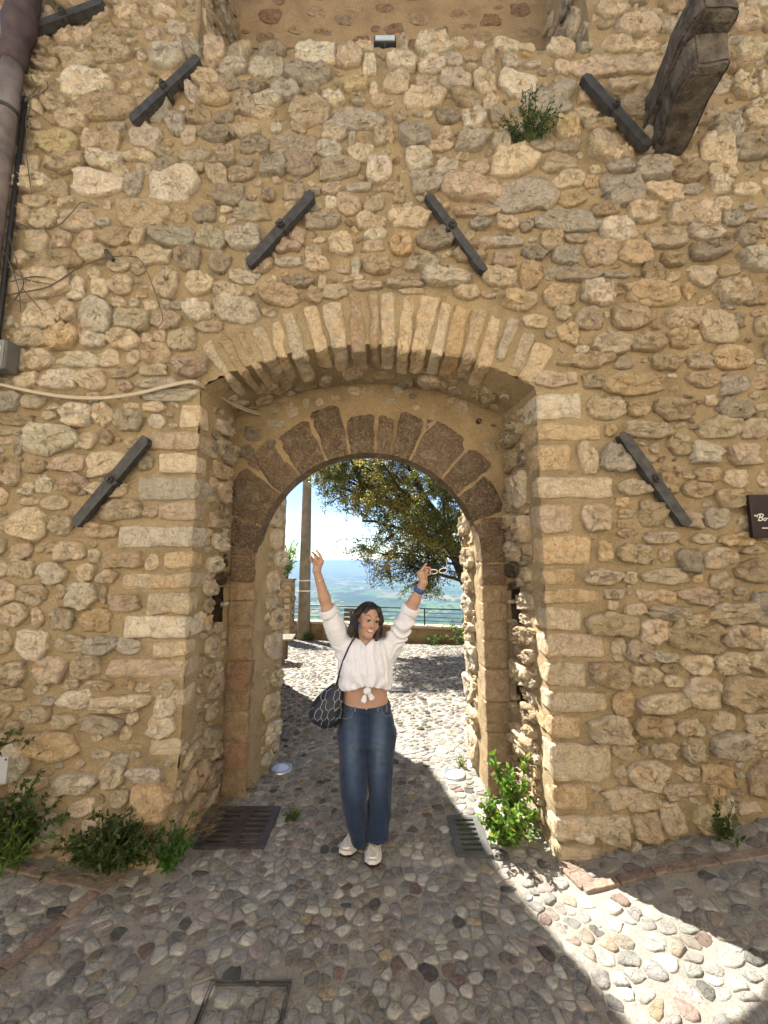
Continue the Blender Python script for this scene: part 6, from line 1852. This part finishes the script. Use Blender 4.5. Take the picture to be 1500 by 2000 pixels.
# ---------------------------------------------------------------- build
person = thing('person', 'woman in white knotted shirt and blue wide jeans with both arms raised', 'person', (-.09, 2.75, 0))
person.location = (0, 0, 0)
V, F = nets(body_sdf, (-.62, 2.45, .85), (.42, 3.05, 2.02), .0042)
SKIN = np.array((.41, .255, .18))
col = np.broadcast_to(SKIN, V.shape).copy()
q = toh(V)
x = np.clip(q[:, 0], -.030, .030); zc = -.066 + 9 * x * x; yc = .086 - 14 * x * x
lipd = np.hypot(np.hypot(q[:, 0] - x, (q[:, 1] - yc) * .8), q[:, 2] - zc + .002) 
lip = sstep((.0112 - lipd) / .003) * (q[:, 1] > .05) * sstep((.029 - np.abs(q[:, 0])) / .006) 
col = col * (1 - lip[:, None]) + lip[:, None] * np.array((.38, .15, .125))
blush = np.exp(-((np.abs(q[:, 0]) - .042) ** 2 + (q[:, 2] + .035) ** 2) / .0007) * (q[:, 1] > .02)
col = col * (1 + blush[:, None] * np.array((.10, -.10, -.10)))
for s in (-1, 1):       # eyebrows
    bx = np.clip(s * q[:, 0], .014, .050)
    bd = np.hypot(s * q[:, 0] - bx, q[:, 2] - (.0255 + .012 * np.sin((bx - .014) / .036 * 2.3)))
    k = .85 * sstep((.0044 - bd) / .003) * (q[:, 1] > .05)
    col = col * (1 - k[:, None]) + k[:, None] * np.array((.05, .028, .02))
for i in (4, 9):         # red nails
    tip = FING[i][0][2] + np.array([0, -.006, .001])
    k = sstep((.0095 - np.linalg.norm(V - tip, axis=1)) / .003)
    col = col * (1 - k[:, None]) + k[:, None] * np.array((.55, .01, .04))
for i in (0, 1, 2, 3, 5, 6, 7, 8):
    tip = FING[i][0][2]
    k = sstep((.007 - np.linalg.norm(V - tip, axis=1)) / .003) * .5
    col = col * (1 - k[:, None]) + k[:, None] * np.array((.55, .08, .09))
make('body', V, F, M['skin'], person, col, smooth=True)
# eyes
M['eye'] = simple('eye', (1, 1, 1), .15, var=.02, bumps=(), attr=True, spec=.5)
for s in (-1, 1):
    u, v = np.meshgrid(np.linspace(0, 2 * math.pi, 25), np.linspace(0, math.pi, 15), indexing='ij')
    S_ = np.stack([np.sin(v) * np.cos(u), np.cos(v), np.sin(v) * np.sin(u)], -1).reshape(-1, 3)
    g = np.array([-.12, .98, .14]); g /= np.linalg.norm(g)
    a = np.arccos(np.clip(S_ @ g, -1, 1))
    cc_ = np.where(a[:, None] < .30, np.array((.01, .008, .008)), np.where(a[:, None] < .62, np.array((.045, .025, .014)), np.array((.34, .31, .29))))
    make('eye', fromh(S_ * .0125 + np.array([s * .031, .0775, .0005])), grid_faces(25, 15), M['eye'], person, cc_, smooth=True)
    pts = [fromh((s * .031 + dx, .0775 + math.sqrt(max(.0137 ** 2 - dx * dx, 0)) * .96, (.0068 - 22 * dx * dx))) for dx in np.linspace(-.0125, .0125, 9)]
    V, F = tube(pts, .0021, 6); make('eyelashes', V, F, M['hair'], person)
    pts = [fromh((s * .031 + dx, .0775 + math.sqrt(max(.0135 ** 2 - dx * dx, 0)) * .94, -.0062 + 14 * dx * dx)) for dx in np.linspace(-.0115, .0115, 9)]
    V, F = tube(pts, .0009, 6); make('eyelashes', V, F, M['hair'], person)
tx = np.linspace(-.020, .020, 11)
top_ = [fromh((x_, .0875 - 14 * x_ * x_, -.0625 + 9 * x_ * x_)) for x_ in tx]; bot_ = [fromh((x_, .0865 - 14 * x_ * x_, -.0712 + 12 * x_ * x_)) for x_ in tx]
bk = [t + HR @ np.array([0, -.006, 0]) for t in top_ + bot_]
V = np.array(top_ + bot_ + bk); n = len(tx)
make('teeth', V, [(i, i + 1, n + i + 1, n + i) for i in range(n - 1)] + [(i, 2 * n + i, 2 * n + i + 1, i + 1) for i in range(n - 1)], simple('tooth_enamel', (.66, .64, .59), .3, var=.03, bumps=(), spec=.5), person, smooth=True)
V, F = nets(hair_sdf, HC - .21, HC + .21, .0042)
make('hair', V, F, M['hair'], person, smooth=True)
paths, rad = [], []
for k in range(90):     # loose strands
    s = RNG.choice((-1, 1)); a0 = RNG.uniform(-.04, .05)
    p0 = np.array([s * RNG.uniform(.05, .085), a0 - .02, RNG.uniform(.03, .09)]); p2 = np.array([s * RNG.uniform(.085, .118), a0 + RNG.normal(0, .015), RNG.uniform(-.135, -.08)])
    paths.append(smooth_path([fromh(p0), fromh((p0 + p2) / 2 + np.array([s * .016, .01, 0])), fromh(p2)], 8)); rad.append(np.full(8, .0010))
V, F = multi_tube(paths, rad, 3)
make('loose_hair', V, F, M['hair'], person)
V, F = nets(shirt_sdf, (-.58, 2.45, .90), (.42, 3.05, 1.80), .0046)
make('shirt', V, F, M['shirt'], person, smooth=True)
V, F = nets(jeans_sdf, (-.40, 2.5, .02), (.22, 3.0, 1.12), .0055)
# washed-out fronts of the thighs and knees, dark sides; faint red print by the pocket
A, Bb = J(689, 1520, 2.75), J(741, 1515, 2.79)
col = np.broadcast_to(np.array((.013, .027, .062)), V.shape).copy()
for cx_, wd in ((lambda z: np.interp(z, [.3, .6, .95], [J(697, 1600)[0], J(691, 1530)[0], J(688, 1440)[0]]), .045), (lambda z: np.interp(z, [.3, .6, .95], [J(738, 1600)[0], J(741, 1530)[0], J(743, 1440)[0]]), .042)):
    f_ = np.exp(-((V[:, 0] - cx_(V[:, 2])) / wd) ** 2) * sstep((2.80 - V[:, 1]) / .05) * np.exp(-((V[:, 2] - .68) / .24) ** 2)
    f_ = f_ * (0.75 + .4 * fbm(V * np.array([30, 20, 8]), 3))
    col += np.clip(f_, 0, 1)[:, None] * np.array((.10, .14, .19)) * .85
col *= (1 + .25 * fbm(V * np.array([18, 18, 40]), 3))[:, None]
rp = np.exp(-(((V[:, 0] - J(668, 1475)[0]) / .018) ** 2 + ((V[:, 2] - J(668, 1475)[2]) / .055) ** 2)) * (fbm(V * 60, 2) > -.1)
col = col * (1 - .55 * rp[:, None]) + .55 * rp[:, None] * np.array((.11, .03, .045))
make('jeans', V, F, M['denim'], person, np.clip(col, .005, 1), smooth=True)
M['stitch'] = simple('denim_seam', (.16, .19, .22), .9, var=.3, bumps=())
M['seam_dark'] = simple('dark_denim_seam', (.030, .050, .085), .9, var=.3, bumps=())
def traced(f, pts, r, name, mat, parent, n=18, k=6, off=.002, flat=None):
    q = smooth_path(np.array(pts, float), n)
    w = on_surfs(f, q, off=off)
    w = w[~np.isnan(w[:, 0])]
    if len(w) < 3: return None
    V, F = tube(w, r, k)
    return make(name, V, F, mat, parent, smooth=True)
js = lambda pts, r, nm, mt=M['stitch']: traced(jeans_sdf, pts, r, nm, mt, person)
js([(716, 1386), (717, 1400), (718, 1415), (718, 1428)], .0020, 'fly_seam', M['seam_dark'])
js([(722, 1384), (723, 1410), (721, 1432), (718, 1444)], .0018, 'fly_seam', M['seam_dark'])
js([(744, 1382), (748, 1394), (756, 1399), (764, 1396), (768, 1391)], .0022, 'pocket_seam')
js([(687, 1384), (688, 1396), (683, 1402), (674, 1404), (665, 1402)], .0022, 'pocket_seam')
js([(668, 1386), (690, 1389), (712, 1391), (730, 1390), (750, 1386), (762, 1381)], .0018, 'waistband_seam', M['seam_dark'])
for x_ in (693, 738, 755):
    js([(x_, 1377), (x_ + .5, 1383), (x_, 1390)], .0045, 'belt_loop')
js([(714.5, 1383), (715.2, 1384), (716, 1385)], .007, 'button', M['steel'])
js([(765, 1460), (765.5, 1500), (764, 1540), (760, 1590), (757, 1640)], .0020, 'side_seam', M['seam_dark'])
js([(714, 1642), (725, 1646), (740, 1645), (758, 1639)], .0022, 'hem_seam', M['seam_dark'])
ss_ = lambda pts, r, nm: traced(shirt_sdf, pts, r, nm, M['shirt'], person, off=.001)
ss_([(713.5, 1263), (714.5, 1285), (716, 1310), (717, 1340)], .0042, 'placket')
ss_([(699.5, 1243), (703, 1250), (708, 1257), (713, 1264)], .0055, 'collar')
ss_([(736, 1246), (729, 1251), (721, 1257), (714.5, 1264)], .0055, 'collar')
# jewellery
V, F = tube([LW + (LE - LW) * .26 + .034 * np.array([math.cos(t) * .95, math.sin(t), .12 * math.cos(t) + .05]) for t in np.linspace(0, 2 * math.pi, 25)], .0022, 6)
br = make('bracelet', V, F, simple('gold', (.65, .42, .18), .3, metal=.9, var=.1, bumps=()), person)
for t in (-1.4, -2.6):
    V, F = tube([LW + (LE - LW) * .26 + .036 * np.array([math.cos(t), math.sin(t), .0]) + np.array([0, 0, z]) for z in (-.008, .0, .005)], .005, 8); make('charm', V, F, M['steel'], br)
wax = (RE - RW) / np.linalg.norm(RE - RW); wc = RW + (RE - RW) * .30
u1 = np.cross(wax, [0, 1, 0]); u1 /= np.linalg.norm(u1); u2 = np.cross(wax, u1)
V, F = tube([wc - wax * .016, wc - wax * .013, wc + wax * .013, wc + wax * .016], [.033, .0365, .0372, .034], 20)
make('wristband', V, F, simple('blue_silicone', (.045, .085, .22), .5, var=.1, bumps=()), person, smooth=True)
er = [fromh((-.079, .016, -.047) + np.array([.002 * math.sin(t), .015 * math.sin(t), .021 * math.cos(t)])) for t in np.linspace(0, 2 * math.pi, 21)]
V, F = tube(er, .0042, 6); make('earring', V, F, simple('blue_resin', (.02, .06, .20), .3, var=.1, bumps=(), spec=.5), person, smooth=True)
er = [fromh((.080, .005, -.045) + np.array([.002 * math.sin(t), .015 * math.sin(t), .021 * math.cos(t)])) for t in np.linspace(0, 2 * math.pi, 21)]
V, F = tube(er, .0042, 6); make('earring', V, F, bpy.data.materials['blue_resin'], person, smooth=True)
# shoes
M['shoe'] = simple('silver_white_trainer', (.50, .485, .46), .55, var=.3, vscale=60, bumps=((150, .001),), spec=.4)
M['sole'] = simple('white_sole', (.66, .64, .60), .6, var=.1, bumps=())
M['outsole'] = simple('black_outsole', (.02, .02, .02), .8, var=.1, bumps=())
M['lace'] = simple('grey_lace', (.30, .29, .28), .8, var=.1, bumps=())
M['overlay'] = simple('silver_overlay', (.70, .69, .68), .3, metal=.3, var=.08, bumps=(), spec=.5)
for fr in (shoeL, shoeR):
    f = lambda p, fr=fr: shoe_sdf(p, fr)
    h, fd, rd, L = fr
    V, F = nets(f, np.minimum(h, h + fd * L) - .07, np.maximum(h, h + fd * L) + np.array([.07, .07, .15]), .0045)
    sh = make('shoe', V, F, M['shoe'], person, smooth=True)
    t = np.linspace(-.02, 1.03, 30)
    for nm, za, zb, wd, mt in (('sole', .008, .030, .006, M['sole']), ('outsole', -.006, .009, .002, M['outsole'])):
        w = np.sqrt(np.clip(1 - ((t - .505) / .53) ** 6, 0.02, 1)) * np.maximum(shoe_w(np.clip(t, .03, .95)), .02) + wd
        rk = .014 * np.clip((t - .75) / .3, 0, 1) ** 2
        ring = np.concatenate([np.stack([w, t, rk], 1), np.stack([-w, t, rk], 1)[::-1]])
        n = len(ring)
        lo_ = np.array([h + rd * a + fd * b * L + np.array([0, 0, za + c]) for a, b, c in ring]); hi_ = np.array([h + rd * a + fd * b * L + np.array([0, 0, zb + c]) for a, b, c in ring])
        V = np.concatenate([lo_, hi_]); hn = n // 2
        Fq = [(i, (i + 1) % n, (i + 1) % n + n, i + n) for i in range(n)] + [(n + i, n + i + 1, n + n - 2 - i, n + n - 1 - i) for i in range(hn - 1)]
        make(nm, V, Fq, mt, sh)
    def surf(xl, tt):
        zz = np.arange(.16, .01, -.001)
        pp = h + rd * xl + fd * tt * L + np.stack([0 * zz, 0 * zz, zz], 1)
        i = np.argmax(f(pp) < 0)
        return pp[i] + np.array([0, 0, .001])
    for tt in (.42, .48, .54, .60):
        for sg_ in (-1, 1):
            V, F = tube([surf(sg_ * .018, tt), surf(0, tt + .02), surf(-sg_ * .018, tt + .045)], .0028, 5); make('lace', V, F, M['lace'], sh)
    for sg_ in (-1, 1):
        V, F = tube([surf(sg_ * .027, .30), surf(sg_ * .024, .5), surf(sg_ * .024, .66), surf(sg_ * .033, .78)], .0042, 6); make('overlay', V, F, M['overlay'], sh)
    V, F = tube([surf(-.030, .86), surf(-.016, .92), surf(0, .94), surf(.016, .92), surf(.030, .86)], .0042, 6); make('toe_guard', V, F, M['overlay'], sh)
# handbag
bag = thing('handbag', 'dark navy slouchy handbag with pale zigzag cords hanging at her hip', 'handbag', J(638, 1415, 2.74))
bag.location = (0, 0, 0)
V, F = nets(bag_sdf, J(638, 1375, 2.74) - np.array([.17, .14, .20]), J(638, 1375, 2.74) + np.array([.17, .14, .20]), .005)
make('pouch', V, F, simple('navy_leather', (.012, .016, .030), .5, var=.3, vscale=30, bumps=((60, .004),), spec=.4), bag, smooth=True)
M['cord'] = simple('pale_cord', (.30, .32, .35), .8, var=.2, bumps=())
sx0, sy0 = 12.5, 22
segs = []
skew = lambda x, y: (x + (1375 - y) * .28, y)      # slanted hexagon net
for i in range(-1, 7):
    for j in range(0, 5):
        cx_, cy_ = 603 + i * sx0 + (j % 2) * sx0 / 2, 1333 + j * sy0 * .86
        segs.append(smooth_path([skew(cx_, cy_), skew(cx_, cy_ + 12), skew(cx_ + sx0 / 2, cy_ + sy0 * .86)], 7))
        segs.append(smooth_path([skew(cx_, cy_ + 12), skew(cx_ - sx0 / 4, cy_ + 15), skew(cx_ - sx0 / 2, cy_ + sy0 * .86)], 7))
sw_ = on_surfs(bag_sdf, np.array(segs).reshape(-1, 2) + np.repeat(RNG.normal(0, 1.3, (len(segs), 2)), 7, 0) + RNG.normal(0, .35, (len(segs) * 7, 2)), off=.001).reshape(-1, 7, 3)
for w in sw_:
    w = w[~np.isnan(w[:, 0])]
    w = w[w[:, 1] < 2.80]
    if len(w) >= 3 and np.max(np.linalg.norm(np.diff(w, axis=0), axis=1)) < .03:
        if RNG.uniform() < .15: continue
        V, F = tube(w, .0017, 5); make('cord', V, F, M['cord'], bag)
both = lambda p: np.minimum(shirt_sdf(p), body_sdf(p))
sp_ = on_surfs(both, smooth_path(np.array([(694, 1244), (688, 1252), (680, 1267), (672, 1286), (666, 1303), (662, 1318)], float), 20), off=.006)
sp_ = [a for a in sp_ if not np.isnan(a[0])] + [J(659.5, 1328, 2.69), J(657.5, 1338, 2.735)]
sp_ = [J(697, 1243, 2.86)] + sp_
T_, A_, B_ = frame_along(sp_)
V = np.concatenate([np.array(sp_) + np.array([.0075, 0, .003]), np.array(sp_) - np.array([.0075, 0, .003]), np.array(sp_) + np.array([-.0075, .006, -.003]), np.array(sp_) + np.array([.0075, .006, .003])]); n = len(sp_)
make('strap', V, [(i, i + 1, n + i + 1, n + i) for i in range(n - 1)] + [(3 * n + i, 2 * n + i, 2 * n + i + 1, 3 * n + i + 1) for i in range(n - 1)], bpy.data.materials['navy_leather'], bag)
V, F = tube([J(657.5, 1336, 2.735) + .011 * np.array([math.cos(t), 0, math.sin(t)]) for t in np.linspace(0, 2 * math.pi, 13)], .003, 6); make('ring', V, F, bpy.data.materials['gold'], bag)
# sunglasses in the raised hand
sgl = thing('sunglasses', 'white-framed sunglasses with dark lenses dangling from her raised hand', 'sunglasses', J(856, 1116, fY - .005))
sgl.location = (0, 0, 0)
for cx_, cy_, rx, ry, tl in ((847, 1116.5, 7.2, 4.2, .02), (865.5, 1114.3, 8.0, 4.4, .22)):
    e = []
    for t in np.linspace(0, 2 * math.pi, 25):
        a, b_ = rx * math.cos(t), ry * math.sin(t)
        e.append(J(cx_ + a * math.cos(tl) + b_ * math.sin(tl), cy_ - a * math.sin(tl) + b_ * math.cos(tl), fY - .006 + .008 * math.sin(t)))
    V, F = tube(e, .0034, 6); fr_ = make('rim', V, F, M['white_paint'], sgl, smooth=True)
    make('lens', e[:-1], [tuple(range(24))], M['glass'], fr_)
for pts in ([(854, 1116), (856, 1114.5), (858, 1115.5)], [(873, 1112), (874, 1107), (872.5, 1099), (871, 1092)], [(840, 1116), (836, 1117), (832, 1114), (829, 1104)]):
    V, F = tube(smooth_path([J(x_, y_, fY - .004) for x_, y_ in pts], 10), .0022, 6); make('temple' if len(pts) > 3 else 'bridge', V, F, M['steel'], sgl)
